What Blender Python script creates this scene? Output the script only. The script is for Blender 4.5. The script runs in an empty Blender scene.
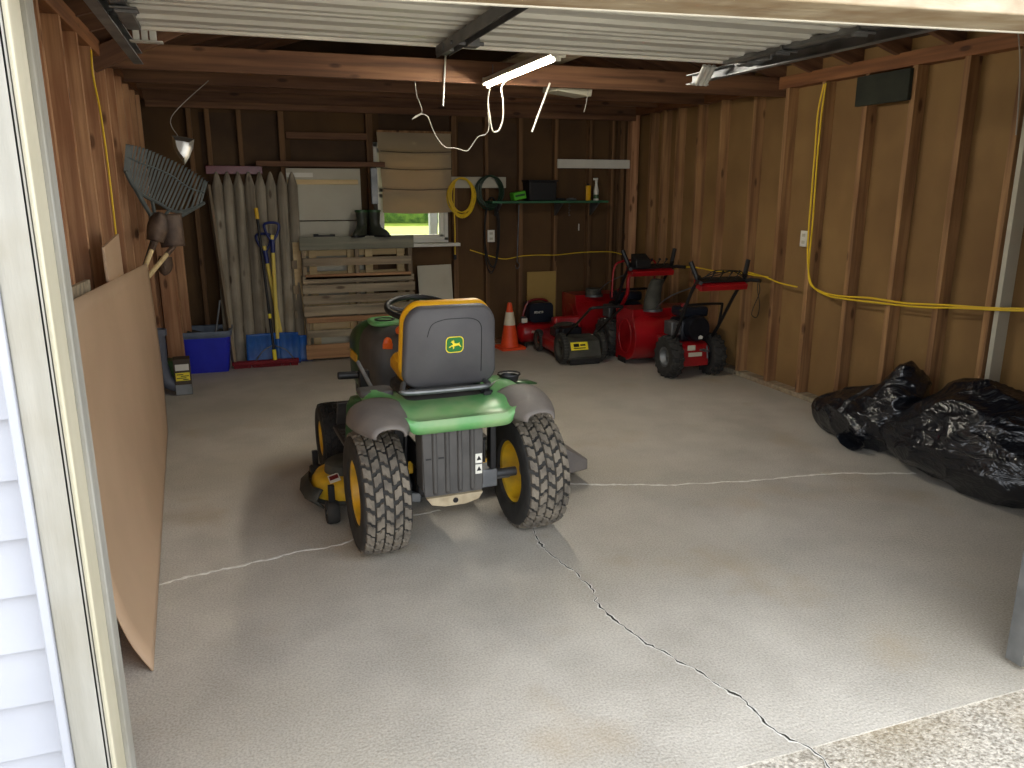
import bpy, bmesh, math, random
from mathutils import Vector, Matrix, Euler, noise as mnoise
random.seed(7)
S = bpy.context.scene
COL = S.collection
PI = math.pi

# ------------------------------------------------------------------ camera
CH, CF = 1.60, 785.0                       # eye height (m), focal length for a 1024 px wide frame
_p = math.atan2(384 - 188, CF)
_up = Vector((0, math.cos(_p), -math.sin(_p)))
_yd = Vector((232 - 512, 384 - 188, CF)); _yd -= _yd.dot(_up) * _up; _yd.normalize()
_xd = Vector((_yd.y * _up.z - _yd.z * _up.y, _yd.z * _up.x - _yd.x * _up.z, _yd.x * _up.y - _yd.y * _up.x))
if _xd.x < 0: _xd = -_xd
RW = Matrix((_xd, _yd, _up))               # camera (right, up, forward) -> world
cam = bpy.data.objects.new('camera', bpy.data.cameras.new('camera'))
COL.objects.link(cam)
R4 = Matrix((RW @ Vector((1, 0, 0)), RW @ Vector((0, 1, 0)), -(RW @ Vector((0, 0, 1))))).transposed().to_4x4()
R4.translation = Vector((0, 0, CH))
cam.matrix_world = R4
cam.data.sensor_width = 36; cam.data.lens = CF / 1024 * 36
cam.data.clip_start = 0.02; cam.data.clip_end = 300
S.camera = cam

# ------------------------------------------------------------------ light
S.view_settings.view_transform = 'Standard'
S.view_settings.look = 'None'
S.view_settings.gamma = 1
S.view_settings.use_curve_mapping = False
S.view_settings.exposure = 1.78
w = bpy.data.worlds.new('sky'); S.world = w; w.use_nodes = True
bg = w.node_tree.nodes['Background']
bg.inputs[0].default_value = (0.92, 0.965, 1.03, 1); bg.inputs[1].default_value = 1.0
sun = bpy.data.objects.new('sun', bpy.data.lights.new('sun', 'SUN'))
sun.data.energy = 5.0; sun.data.angle = 0.01; sun.data.color = (1, .9, .72)
sun.rotation_euler = Euler((math.radians(-47), 0, math.radians(8)))   # from the yard behind the garage
COL.objects.link(sun)
portal = bpy.data.objects.new('door_opening_portal', bpy.data.lights.new('door_opening_portal', 'AREA'))
portal.data.shape = 'RECTANGLE'; portal.data.size = 2.8; portal.data.size_y = 2.1
portal.data.cycles.is_portal = True
portal.location = (1.04, 1.56, 1.0); portal.rotation_euler = Euler((PI / 2, 0, 0))
COL.objects.link(portal)
try:
    S.cycles.max_bounces = 10; S.cycles.diffuse_bounces = 6; S.cycles.glossy_bounces = 4
    S.cycles.transparent_max_bounces = 16; S.cycles.sample_clamp_indirect = 6
    S.cycles.use_denoising = True
except Exception: pass

# ------------------------------------------------------------------ helpers
def at_plane(px, py, ax, val, rx=0):
    r = RW @ Vector((px - 512, 384 - py, CF)); o = Vector((0, 0, CH)); t = (val - o[ax]) / r[ax]
    return o + r * t
YB, XRW, XLW = 7.79, 4.07, -0.66            # front faces of the back, right and left wall studs
def bw(px, py, y=YB): return at_plane(px, py, 1, y)
def fl(px, py, z=0): return at_plane(px, py, 2, z)
def rwl(px, py, x=XRW): return at_plane(px, py, 0, x)

def lin(c):
    return tuple(((v / 255) / 12.92 if v / 255 <= .04045 else ((v / 255 + .055) / 1.055) ** 2.4) for v in c[:3]) + (1,)
_rnd = {}
def mat(name, c1, c2=None, rough=.6, metal=0, sc=6, stretch=(1, 1, 1), bump=0, bsc=40, spec=.5, lo=.35, hi=.65,
        coat=0, knots=False, detail=5, rnd=True, third=None, emis=None, trans=0, dist=0, c3=None, sc3=1.2, amt3=.5):
    m = bpy.data.materials.new(name); m.use_nodes = True
    nt = m.node_tree; N = nt.nodes; L = nt.links; b = N['Principled BSDF']
    b.inputs['Roughness'].default_value = rough; b.inputs['Metallic'].default_value = metal
    b.inputs['Specular IOR Level'].default_value = spec
    if coat: b.inputs['Coat Weight'].default_value = coat; b.inputs['Coat Roughness'].default_value = .2
    tc = N.new('ShaderNodeTexCoord'); mp = N.new('ShaderNodeMapping'); mp.inputs['Scale'].default_value = stretch
    if rnd:
        oi = N.new('ShaderNodeObjectInfo'); ml = N.new('ShaderNodeMath'); ml.operation = 'MULTIPLY'; ml.inputs[1].default_value = 37.0
        cb = N.new('ShaderNodeCombineXYZ'); L.new(oi.outputs['Random'], ml.inputs[0])
        for i in range(3): L.new(ml.outputs[0], cb.inputs[i])
        ad = N.new('ShaderNodeVectorMath'); ad.operation = 'ADD'; L.new(tc.outputs['Object'], ad.inputs[0]); L.new(cb.outputs[0], ad.inputs[1])
        vec = ad.outputs[0]
    else: vec = tc.outputs['Object']
    L.new(vec, mp.inputs['Vector'])
    if c2 is None: b.inputs['Base Color'].default_value = lin(c1)
    else:
        n = N.new('ShaderNodeTexNoise'); n.inputs['Scale'].default_value = sc; n.inputs['Detail'].default_value = detail
        n.inputs['Distortion'].default_value = dist
        L.new(mp.outputs[0], n.inputs['Vector'])
        r = N.new('ShaderNodeValToRGB'); r.color_ramp.elements[0].position = lo; r.color_ramp.elements[1].position = hi
        r.color_ramp.elements[0].color = lin(c1); r.color_ramp.elements[1].color = lin(c2)
        L.new(n.outputs['Fac'], r.inputs[0]); out = r.outputs[0]
        if c3 is not None:
            n3 = N.new('ShaderNodeTexNoise'); n3.inputs['Scale'].default_value = sc3; n3.inputs['Detail'].default_value = 3
            L.new(vec, n3.inputs['Vector'])
            r3 = N.new('ShaderNodeValToRGB'); r3.color_ramp.elements[0].position = .45; r3.color_ramp.elements[1].position = .7
            r3.color_ramp.elements[0].color = (0, 0, 0, 1); r3.color_ramp.elements[1].color = (amt3, amt3, amt3, 1)
            L.new(n3.outputs['Fac'], r3.inputs[0])
            mx = N.new('ShaderNodeMix'); mx.data_type = 'RGBA'; mx.inputs[7].default_value = lin(c3)
            L.new(r3.outputs[0], mx.inputs[0]); L.new(out, mx.inputs[6]); out = mx.outputs[2]
        if knots:
            v = N.new('ShaderNodeTexVoronoi'); v.inputs['Scale'].default_value = 1
            mk = N.new('ShaderNodeMapping'); ks = tuple(9 if s > 5 else 3.2 for s in stretch); mk.inputs['Scale'].default_value = ks
            L.new(vec, mk.inputs['Vector']); L.new(mk.outputs[0], v.inputs['Vector'])
            rk = N.new('ShaderNodeValToRGB'); rk.color_ramp.elements[0].position = .09; rk.color_ramp.elements[1].position = .17
            rk.color_ramp.elements[0].color = (.22, .16, .12, 1); rk.color_ramp.elements[1].color = (1, 1, 1, 1)
            L.new(v.outputs['Distance'], rk.inputs[0])
            mk2 = N.new('ShaderNodeMix'); mk2.data_type = 'RGBA'; mk2.blend_type = 'MULTIPLY'; mk2.inputs[0].default_value = .8
            L.new(out, mk2.inputs[6]); L.new(rk.outputs[0], mk2.inputs[7]); out = mk2.outputs[2]
        L.new(out, b.inputs['Base Color'])
    if bump:
        n2 = N.new('ShaderNodeTexNoise'); n2.inputs['Scale'].default_value = bsc; n2.inputs['Detail'].default_value = 4
        L.new(mp.outputs[0], n2.inputs['Vector'])
        bp = N.new('ShaderNodeBump'); bp.inputs['Strength'].default_value = bump; bp.inputs['Distance'].default_value = .01
        L.new(n2.outputs['Fac'], bp.inputs['Height']); L.new(bp.outputs[0], b.inputs['Normal'])
    if emis: b.inputs['Emission Color'].default_value = lin(emis[0]); b.inputs['Emission Strength'].default_value = emis[1]
    return m

ZS, XS, YS = (26, 26, 1.3), (1.3, 26, 26), (26, 1.3, 26)
M = dict(
    stud=mat('stud_wood', (124, 90, 58), (172, 132, 88), .75, sc=1, stretch=ZS, bump=.25, bsc=3, knots=True, c3=(104, 64, 36), sc3=1.4),
    studred=mat('red_stud_wood', (158, 112, 78), (206, 160, 118), .75, sc=1, stretch=ZS, bump=.25, bsc=3, knots=True, c3=(150, 96, 64), sc3=2),
    beam=mat('beam_wood', (92, 62, 42), (132, 94, 64), .75, sc=1, stretch=XS, bump=.25, bsc=3, knots=True, c3=(84, 50, 30), sc3=1.2),
    beamy=mat('plate_wood', (112, 70, 40), (150, 100, 60), .75, sc=1, stretch=YS, bump=.25, bsc=3, knots=True),
    rafter=mat('rafter_wood', (92, 62, 44), (124, 88, 62), .75, sc=1, stretch=XS, bump=.25, bsc=3, knots=True),
    deck=mat('roof_deck_wood', (60, 44, 34), (88, 66, 50), .85, sc=1, stretch=(22, 2, 22), bump=.2, bsc=4),
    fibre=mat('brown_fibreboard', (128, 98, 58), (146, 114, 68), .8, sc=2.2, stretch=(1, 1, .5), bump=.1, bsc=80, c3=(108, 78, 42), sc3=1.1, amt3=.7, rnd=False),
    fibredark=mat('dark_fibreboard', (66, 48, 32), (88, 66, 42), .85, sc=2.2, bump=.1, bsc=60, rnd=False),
    backfibre=mat('old_shaded_fibreboard', (78, 55, 29), (98, 71, 38), .85, sc=2.2, stretch=(1, 1, .5), bump=.1, bsc=80, c3=(70, 50, 28), sc3=1.1, amt3=.7, rnd=False),  # old brown board, darkened further: the dim back wall's shade in its colour
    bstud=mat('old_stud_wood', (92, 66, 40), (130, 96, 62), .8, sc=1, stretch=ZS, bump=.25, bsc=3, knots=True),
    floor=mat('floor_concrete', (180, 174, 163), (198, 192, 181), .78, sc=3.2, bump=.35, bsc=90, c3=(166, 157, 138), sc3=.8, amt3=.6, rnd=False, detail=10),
    apron=mat('apron_concrete', (128, 120, 106), (212, 204, 190), .9, sc=85, bump=1, bsc=110, lo=.3, hi=.62, rnd=False, c3=(156, 136, 96), sc3=2, amt3=.5),
    hard=mat('tan_hardboard', (184, 154, 124), (194, 164, 134), .55, sc=2, bump=.03, bsc=50, rnd=False),
    trim=mat('weathered_trim_paint', (142, 140, 131), (160, 158, 150), .6, sc=1, stretch=(18, 18, 2), bump=.3, bsc=4, c3=(132, 126, 108), sc3=5, amt3=.5),
    cream=mat('cream_trim_paint', (184, 178, 152), (200, 194, 172), .5, sc=1, stretch=(10, 10, 2), bump=.15, bsc=5),
    siding=mat('white_vinyl_siding', (164, 167, 176), (172, 175, 183), .45, sc=3, bump=.05, bsc=30),
    headp=mat('weathered_header_paint', (150, 128, 96), (184, 172, 148), .6, sc=1, stretch=(3, 14, 14), bump=.4, bsc=4, c3=(120, 88, 52), sc3=7, amt3=.6),
    doorw=mat('white_painted_steel', (186, 186, 178), (200, 200, 192), .4, sc=2, stretch=(1, 8, 8)),
    galv=mat('galvanised_steel', (118, 120, 122), (146, 148, 148), .55, .85, sc=8, bump=.05, bsc=30),
    dgalv=mat('dull_steel', (90, 92, 94), (120, 120, 120), .5, .7, sc=8),
    white=mat('white_paint', (214, 212, 200), (228, 226, 214), .5, sc=4),
    offwhite=mat('aged_white_board', (186, 182, 162), (202, 198, 180), .6, sc=2, c3=(160, 150, 124), sc3=2),
    pallet=mat('grey_weathered_wood', (118, 108, 90), (168, 154, 128), .85, sc=1, stretch=XS, bump=.4, bsc=3, knots=True, c3=(134, 104, 74), sc3=2),
    palletz=mat('grey_weathered_wood_upright', (112, 98, 80), (158, 140, 112), .85, sc=1, stretch=ZS, bump=.4, bsc=3),
    palletred=mat('reddish_pallet_wood', (142, 104, 72), (178, 138, 98), .85, sc=1, stretch=XS, bump=.4, bsc=3, knots=True),
    palletmoss=mat('greenish_grey_board', (112, 112, 98), (140, 138, 120), .85, sc=1, stretch=XS, bump=.4, bsc=3),
    blond=mat('fresh_pine', (206, 180, 130), (226, 202, 152), .75, sc=1, stretch=XS, bump=.2, bsc=3),
    picket=mat('silvered_picket_wood', (124, 116, 100), (176, 166, 146), .85, sc=1, stretch=(18, 18, 1.2), bump=.5, bsc=3, knots=True, c3=(112, 96, 76), sc3=3),
    green=mat('tractor_green_paint', (84, 158, 88), (106, 170, 104), .42, sc=5, coat=.15, c3=(150, 176, 124), sc3=6, amt3=.7),
    dgreen=mat('dark_green_plastic', (30, 70, 32), (44, 88, 44), .4, sc=5, c3=(84, 92, 64), sc3=5, amt3=.4),
    yellow=mat('tractor_yellow_paint', (222, 172, 24), (236, 190, 40), .45, sc=5, c3=(150, 126, 60), sc3=8, amt3=.6),
    ycush=mat('yellow_vinyl', (232, 168, 14), (240, 178, 24), .4, sc=5, bump=.05, bsc=200),
    shell=mat('charcoal_seat_plastic', (78, 76, 78), (88, 86, 87), .55, sc=6, bump=.15, bsc=400),
    cap=mat('grey_fender_plastic', (102, 96, 92), (120, 113, 106), .6, sc=8, bump=.1, bsc=200),
    plate=mat('dark_grey_plastic', (66, 64, 62), (78, 76, 73), .55, sc=10),
    dust=mat('dusty_steel', (150, 136, 110), (176, 162, 134), .8, sc=20),
    tire=mat('turf_tyre_rubber', (88, 82, 74), (126, 117, 103), .85, sc=14, bump=.2, bsc=90, c3=(142, 132, 116), sc3=10, amt3=.5),
    rubber=mat('black_rubber', (34, 33, 32), (52, 50, 46), .8, sc=14),
    black=mat('black_plastic', (18, 18, 19), (26, 26, 27), .5, sc=10),
    bmetal=mat('black_painted_steel', (20, 20, 22), None, .4, .2),
    logog=mat('badge_green', (30, 118, 48), None, .4), logoy=mat('badge_yellow', (248, 226, 52), None, .4),
    orange=mat('orange_plastic', (228, 98, 22), None, .4),
    red=mat('red_machine_paint', (160, 16, 24), (142, 12, 20), .35, sc=4, coat=.4),
    dred=mat('dark_red_paint', (112, 20, 24), None, .4, coat=.3),
    engine=mat('black_engine_cast', (16, 18, 24), (30, 32, 40), .4, .3, sc=14),
    mgrey=mat('worn_grey_plastic', (52, 52, 46), (74, 73, 64), .7, sc=12),
    navy=mat('navy_black_plastic', (16, 24, 36), None, .4),
    blue=mat('blue_bin_plastic', (34, 42, 178), (42, 52, 196), .4, sc=4, bump=.03, bsc=50),
    bluelid=mat('grey_blue_rim_plastic', (96, 108, 124), (110, 122, 138), .5, sc=6),
    sblue=mat('blue_shovel_plastic', (14, 78, 158), (24, 96, 180), .4, sc=8, c3=(60, 100, 140), sc3=7),
    dblue=mat('dark_blue_handle', (18, 36, 104), None, .45),
    broomr=mat('red_brush', (138, 26, 36), (112, 20, 30), .8, sc=60),
    shaft=mat('yellow_shaft', (232, 206, 92), (240, 216, 110), .5, sc=5),
    coney=mat('cone_orange', (236, 84, 34), (224, 72, 28), .5, sc=8), conew=mat('cone_collar', (226, 216, 188), None, .4),
    ycord=mat('yellow_cable_sheath', (232, 196, 40), None, .5),
    ghose=mat('dark_green_hose', (28, 52, 34), None, .45), bcord=mat('black_cord_sheath', (24, 22, 20), None, .6),
    wcord=mat('white_cord_sheath', (168, 164, 152), None, .5),
    gshelf=mat('green_painted_shelf', (40, 92, 62), (52, 108, 74), .5, sc=6),
    lime=mat('lime_green_box', (88, 190, 40), None, .5), dark=mat('near_black_plastic', (20, 20, 22), None, .6),
    downsp=mat('grey_pipe_plastic', (92, 96, 108), (104, 108, 120), .5, sc=6),
    kraft=mat('dark_card_box', (66, 56, 44), (80, 68, 54), .7, sc=6),
    boot=mat('olive_boot_rubber', (44, 48, 38), (58, 62, 50), .55, sc=8),
    rake=mat('grey_rake_plastic', (78, 84, 82), (92, 98, 96), .6, sc=10),
    spade=mat('rusty_brown_steel', (84, 66, 54), (112, 92, 76), .6, .3, sc=14, c3=(78, 74, 74), sc3=8),
    foil=mat('crumpled_foil', (190, 186, 176), None, .25, .9),
    grass=mat('sunlit_grass', (104, 124, 6), (128, 144, 20), .9, sc=1.5, rnd=False),
    leaf=mat('hedge_leaves', (50, 84, 24), (110, 140, 52), .9, sc=5, rnd=False),
    gutter=mat('grey_fence_paint', (120, 122, 124), None, .7),
    crack=mat('crack_filler', (232, 230, 222), (206, 202, 192), .9, sc=40), crackd=mat('crack_gap', (52, 48, 42), None, .95),
    ventm=mat('dark_green_felt', (34, 38, 30), (48, 50, 40), .9, sc=6),
    paper=mat('manila_panel', (150, 122, 62), (160, 132, 70), .7, sc=3),
)

# fine speckle and a few rust-tinted stains in the slab
nt = M['floor'].node_tree; N = nt.nodes; L = nt.links; b = N['Principled BSDF']; src = b.inputs['Base Color'].links[0].from_socket
tc = N['Texture Coordinate']
sp = N.new('ShaderNodeTexNoise'); sp.inputs['Scale'].default_value = 130; sp.inputs['Detail'].default_value = 3
L.new(tc.outputs['Object'], sp.inputs['Vector'])
rs = N.new('ShaderNodeValToRGB'); rs.color_ramp.elements[0].position = .30; rs.color_ramp.elements[1].position = .62
rs.color_ramp.elements[0].color = (.66, .65, .63, 1); rs.color_ramp.elements[1].color = (1.08, 1.08, 1.08, 1); L.new(sp.outputs['Fac'], rs.inputs[0])
m1 = N.new('ShaderNodeMix'); m1.data_type = 'RGBA'; m1.blend_type = 'MULTIPLY'; m1.inputs[0].default_value = .75
L.new(src, m1.inputs[6]); L.new(rs.outputs[0], m1.inputs[7])
st_n = N.new('ShaderNodeTexNoise'); st_n.inputs['Scale'].default_value = 1.7; st_n.inputs['Detail'].default_value = 6; L.new(tc.outputs['Object'], st_n.inputs['Vector'])
r2 = N.new('ShaderNodeValToRGB'); r2.color_ramp.elements[0].position = .58; r2.color_ramp.elements[1].position = .78
r2.color_ramp.elements[0].color = (0, 0, 0, 1); r2.color_ramp.elements[1].color = (.6, .6, .6, 1); L.new(st_n.outputs['Fac'], r2.inputs[0])
m2_ = N.new('ShaderNodeMix'); m2_.data_type = 'RGBA'; m2_.inputs[7].default_value = lin((168, 146, 110))
L.new(r2.outputs[0], m2_.inputs[0]); L.new(m1.outputs[2], m2_.inputs[6]); L.new(m2_.outputs[2], b.inputs['Base Color'])

def link(o, parent=None):
    COL.objects.link(o)
    if parent: o.parent = parent
    return o
class MB:
    """collects shapes that make up ONE mesh object"""
    def __init__(s): s.bm = bmesh.new()
    def box(s, c, d, rot=None, taper=None):
        r = bmesh.ops.create_cube(s.bm, size=1)
        mt = Matrix.Translation(Vector(c)) @ (Euler(rot).to_matrix().to_4x4() if rot else Matrix()) @ Matrix.Diagonal((*d, 1))
        if taper:
            for v in r['verts']:
                if v.co.z > 0: v.co.x *= taper[0]; v.co.y *= taper[1]
        bmesh.ops.transform(s.bm, matrix=mt, verts=r['verts']); return s
    def cyl(s, p, q, r, r2=None, n=16, caps=True):
        p, q = Vector(p), Vector(q); d = q - p
        g = bmesh.ops.create_cone(s.bm, cap_ends=caps, segments=n, radius1=r, radius2=r if r2 is None else r2, depth=d.length)
        mt = Matrix.Translation((p + q) / 2) @ d.to_track_quat('Z', 'Y').to_matrix().to_4x4()
        bmesh.ops.transform(s.bm, matrix=mt, verts=g['verts']); return s
    def ball(s, c, r, n=16, sc=(1, 1, 1)):
        g = bmesh.ops.create_uvsphere(s.bm, u_segments=n, v_segments=max(6, n // 2), radius=r)
        bmesh.ops.transform(s.bm, matrix=Matrix.Translation(Vector(c)) @ Matrix.Diagonal((*sc, 1)), verts=g['verts']); return s
    def rings(s, rings, closed=True, cap=True, wrap=False):
        vs = [[s.bm.verts.new(Vector(p)) for p in r] for r in rings]
        n = len(vs[0]); m = len(vs)
        for i in range(m if wrap else m - 1):
            a, b = vs[i], vs[(i + 1) % m]
            for j in range(n if closed else n - 1):
                k = (j + 1) % n
                try: s.bm.faces.new((a[j], a[k], b[k], b[j]))
                except ValueError: pass
        if cap and not wrap and closed:
            for r in (vs[0][::-1], vs[-1]):
                try: s.bm.faces.new(r)
                except ValueError: pass
        return s
    def tube(s, pts, r, n=8, closed=False, flat=None):
        pts = [Vector(p) for p in pts]; m = len(pts); rings = []; nrm = None
        for i, p in enumerate(pts):
            if closed: t = pts[(i + 1) % m] - pts[i - 1]
            else: t = pts[min(i + 1, m - 1)] - pts[max(i - 1, 0)]
            if t.length < 1e-9: t = Vector((0, 0, 1))
            t.normalize()
            if nrm is None: nrm = t.orthogonal().normalized()
            else:
                nrm = nrm - nrm.dot(t) * t
                nrm = nrm.normalized() if nrm.length > 1e-6 else t.orthogonal().normalized()
            b = t.cross(nrm); rr = r[i] if isinstance(r, (list, tuple)) else r
            rings.append([p + (nrm * math.cos(2 * PI * k / n) + b * math.sin(2 * PI * k / n)) * rr for k in range(n)])
        return s.rings(rings, wrap=closed)
    def lathe(s, prof, c=(0, 0, 0), axis='X', n=32, wrap=False):
        rings = []
        for k in range(n):
            a = 2 * PI * k / n; ring = []
            for u, r in prof:
                if axis == 'X': v = (u, r * math.cos(a), r * math.sin(a))
                elif axis == 'Y': v = (r * math.sin(a), u, r * math.cos(a))
                else: v = (r * math.cos(a), r * math.sin(a), u)
                ring.append(Vector(c) + Vector(v))
            rings.append(ring)
        return s.rings(rings, closed=wrap, wrap=True)
    def prism(s, pts, ax, a, b):
        """polygon pts in the plane across axis ax, extruded from a to b"""
        def P(u, v, t): return {0: (t, u, v), 1: (u, t, v), 2: (u, v, t)}[ax]
        return s.rings([[P(u, v, a) for u, v in pts], [P(u, v, b) for u, v in pts]])
    def build(s, name, m, parent=None, bevel=0, smooth=35, loc=(0, 0, 0), rot=None, seg=2, sub=0, solid=0):
        bmesh.ops.remove_doubles(s.bm, verts=s.bm.verts, dist=1e-6)
        bmesh.ops.recalc_face_normals(s.bm, faces=s.bm.faces)
        me = bpy.data.meshes.new(name); s.bm.to_mesh(me); s.bm.free()
        me.materials.append(M[m] if isinstance(m, str) else m)
        o = bpy.data.objects.new(name, me); link(o, parent); o.location = loc
        if rot: o.rotation_euler = Euler(rot)
        if smooth:
            me.polygons.foreach_set('use_smooth', [True] * len(me.polygons)); me.set_sharp_from_angle(angle=math.radians(smooth))
        if solid: q = o.modifiers.new('thick', 'SOLIDIFY'); q.thickness = solid; q.offset = 0
        if bevel: q = o.modifiers.new('bevel', 'BEVEL'); q.width = bevel; q.segments = seg; q.limit_method = 'ANGLE'; q.angle_limit = math.radians(40)
        if sub: q = o.modifiers.new('sub', 'SUBSURF'); q.levels = q.render_levels = sub
        return o
def tag(o, label, cat, group=None):
    o['label'] = label; o['category'] = cat
    if group: o['group'] = group
    return o
def thing(name, label, cat, loc=(0, 0, 0), rz=0, group=None, rot=None):
    o = bpy.data.objects.new(name, None); COL.objects.link(o); o.location = loc
    o.rotation_euler = Euler(rot) if rot else Euler((0, 0, rz)); o.empty_display_size = .1
    return tag(o, label, cat, group)
def bx(name, c, d, m, parent=None, bevel=.003, rot=None):
    """one box-shaped piece, its origin at its own centre"""
    return MB().box((0, 0, 0), d).build(name, m, parent, bevel=bevel, loc=c, rot=rot)
def structure(o): o['kind'] = 'structure'; return o
def dup(root, loc, rz=None, label=None):
    r = root.copy(); COL.objects.link(r); r.location = loc
    if rz is not None: r.rotation_euler[2] = rz
    if label: r['label'] = label
    for ch in list(root.children):
        c = ch.copy(); COL.objects.link(c); c.parent = r
        for g in ch.children:
            d = g.copy(); COL.objects.link(d); d.parent = c
    return r
def smoothpath(pts, n=8, closed=False):
    pts = [Vector(p) for p in pts]; out = []; m = len(pts)
    for i in range(m if closed else m - 1):
        if closed: p0, p1, p2, p3 = pts[i - 1], pts[i], pts[(i + 1) % m], pts[(i + 2) % m]
        else: p0, p1, p2, p3 = pts[max(i - 1, 0)], pts[i], pts[i + 1], pts[min(i + 2, m - 1)]
        for k in range(n):
            t = k / n
            out.append(.5 * ((2 * p1) + (-p0 + p2) * t + (2 * p0 - 5 * p1 + 4 * p2 - p3) * t * t + (-p0 + 3 * p1 - 3 * p2 + p3) * t ** 3))
    if not closed: out.append(pts[-1])
    return out
def rrect(w, h, r, n=6, cx=0, cy=0, top=None):
    """rounded rectangle outline; top = width factor at the top edge"""
    pts = []
    for (sx, sy, a0) in ((1, 1, 0), (-1, 1, 90), (-1, -1, 180), (1, -1, 270)):
        for k in range(n + 1):
            a = math.radians(a0 + 90 * k / n)
            x = sx * (w / 2 - r) + r * math.cos(a); y = sy * (h / 2 - r) + r * math.sin(a)
            if top: x *= 1 + (top - 1) * (y / h + .5)
            pts.append((cx + x, cy + y))
    return pts
# ------------------------------------------------------------------ the room
XL0, XR0, YF0, YB0 = XLW - .09, XRW + .09, 1.62, YB + .09      # sheathing planes
PT = 2.43                                                        # top of the wall plates
floor = MB().box(((XL0 + XR0) / 2, (1.64 + YB0) / 2, -.1), (XR0 - XL0 + .1, YB0 - 1.64 + .1, .2)).build('floor', 'floor', smooth=0)
structure(floor)
def ribbon(pts, w, z, name, m, parent, jag=.4):
    mb = MB(); P = []
    pts = smoothpath([(p.x, p.y, 0) for p in pts], 14)
    for i, p in enumerate(pts):
        t = (pts[min(i + 1, len(pts) - 1)] - pts[max(i - 1, 0)]).normalized(); s = Vector((-t.y, t.x, 0))
        off = s * (mnoise.noise(p * 9) * .022 + mnoise.noise(p * 40) * .012)
        ww = w * (1 + jag * mnoise.noise(p * 30 + Vector((5, 1, 2))) * 2)
        P.append([p + off + s * ww / 2 + Vector((0, 0, z)), p + off - s * ww / 2 + Vector((0, 0, z)), p + off - s * ww / 2 + Vector((0, 0, z - .002)), p + off + s * ww / 2 + Vector((0, 0, z - .002))])
    return mb.rings(P).build(name, m, parent, smooth=0)
c_main = [fl(*q) for q in ((532, 520), (541, 545), (572, 570), (592, 590), (603, 611), (648, 644), (700, 673), (742, 699), (770, 728), (812, 752), (850, 790))]
c_right = [fl(*q) for q in ((565, 484), (610, 484), (665, 485), (740, 481), (830, 474), (915, 473))]
c_left = [fl(*q) for q in ((150, 586), (185, 577), (240, 566), (300, 551), (345, 543), (400, 520), (440, 510))]
for pts, w1 in ((c_main, .011), (c_right, .012), (c_left, .010)):
    ribbon(pts, w1, .0015, 'crack_filler', 'crack', floor, jag=.9)
ribbon(c_main, .0042, .0022, 'crack_gap', 'crackd', floor, jag=1.2)
# apron in front and the ground all round the building
drive = MB().box((0, -4.18, -.105), (24, 11.62, .2)).build('trim_1', 'apron', smooth=0)
structure(drive)
lawn = MB().box((0, 39, .0), (120, 60, 1.0)).build('lawn', 'grass', smooth=0); structure(lawn)

def stud(parent, x, y, z0, z1, sx, sy, m='stud', name='stud'):
    return bx(name, (x, y, (z0 + z1) / 2), (sx, sy, z1 - z0), m, parent, bevel=.002)
# right wall
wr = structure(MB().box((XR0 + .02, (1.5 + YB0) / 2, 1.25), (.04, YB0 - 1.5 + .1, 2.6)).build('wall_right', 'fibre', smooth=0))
bx('bottom_plate', (XRW + .045, 4.7, .02), (.1, 6.3, .04), 'pallet', wr)
bx('top_plate', (XRW + .045, 4.7, PT - .045), (.09, 6.3, .09), 'beamy', wr)
RST = [1.9, 2.3, 2.7, 3.05, 3.36, 3.72, 4.10, 4.50, 4.92, 5.32, 5.72, 6.56, 6.93, 7.2, 7.45]
for y in RST: stud(wr, XRW + .045, y, .04, PT - .09, .089, .042)
stud(wr, XRW + .045, 6.2, .04, PT - .09, .089, .03)
# a second stud nailed beside the first near the door, light paint on its edge
stud(wr, XRW + .045, 3.30, .04, PT - .09, .089, .03, 'offwhite')
# left wall
wl = structure(MB().box((XL0 - .02, (1.5 + YB0) / 2, 1.25), (.04, YB0 - 1.5 + .1, 2.6)).build('wall_left', 'fibre', smooth=0))
bx('bottom_plate', (XLW - .045, 4.7, .045), (.1, 6.3, .09), 'gutter', wl)
bx('top_plate', (XLW - .045, 4.7, PT - .045), (.09, 6.3, .09), 'beamy', wl)
for i, y in enumerate([1.75, 2.1, 2.5, 2.85, 3.15, 3.35, 3.75, 4.2, 4.62, 5.05, 5.5, 5.9, 6.3, 6.7, 7.1, 7.45]):
    stud(wl, XLW - .045, y, .09, PT - .09, .089, .042, 'studred')
# plank panels nailed between the near studs
for y0, y1 in ((1.75, 2.5), (2.5, 3.15), (3.15, 3.75)):
    bx('blocking_panel', (XLW - .05, (y0 + y1) / 2, 1.25), (.03, y1 - y0 - .05, 2.1), 'studred', wl)
# back wall with the window opening
WX0, WX1, WZ0, WZ1 = 1.30, 2.02, 1.095, 2.02
wb = MB(); t = .04; yc = YB0 + t / 2
wb.box(((XL0 + WX0) / 2, yc, 1.25), (WX0 - XL0, t, 2.6)); wb.box(((WX1 + XR0) / 2, yc, 1.25), (XR0 - WX1, t, 2.6))
wb.box(((WX0 + WX1) / 2, yc, (WZ0 - .05) / 2), (WX1 - WX0, t, WZ0 + .05)); wb.box(((WX0 + WX1) / 2, yc, (WZ1 + 2.55) / 2), (WX1 - WX0, t, 2.55 - WZ1))
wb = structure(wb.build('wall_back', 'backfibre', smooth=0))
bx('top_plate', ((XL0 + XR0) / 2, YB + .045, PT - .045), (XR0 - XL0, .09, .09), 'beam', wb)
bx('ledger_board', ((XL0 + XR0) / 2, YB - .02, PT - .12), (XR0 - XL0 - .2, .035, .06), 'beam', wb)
bx('bottom_plate', ((XL0 + XR0) / 2, YB + .045, .02), (XR0 - XL0, .09, .04), 'beam', wb)
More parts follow.
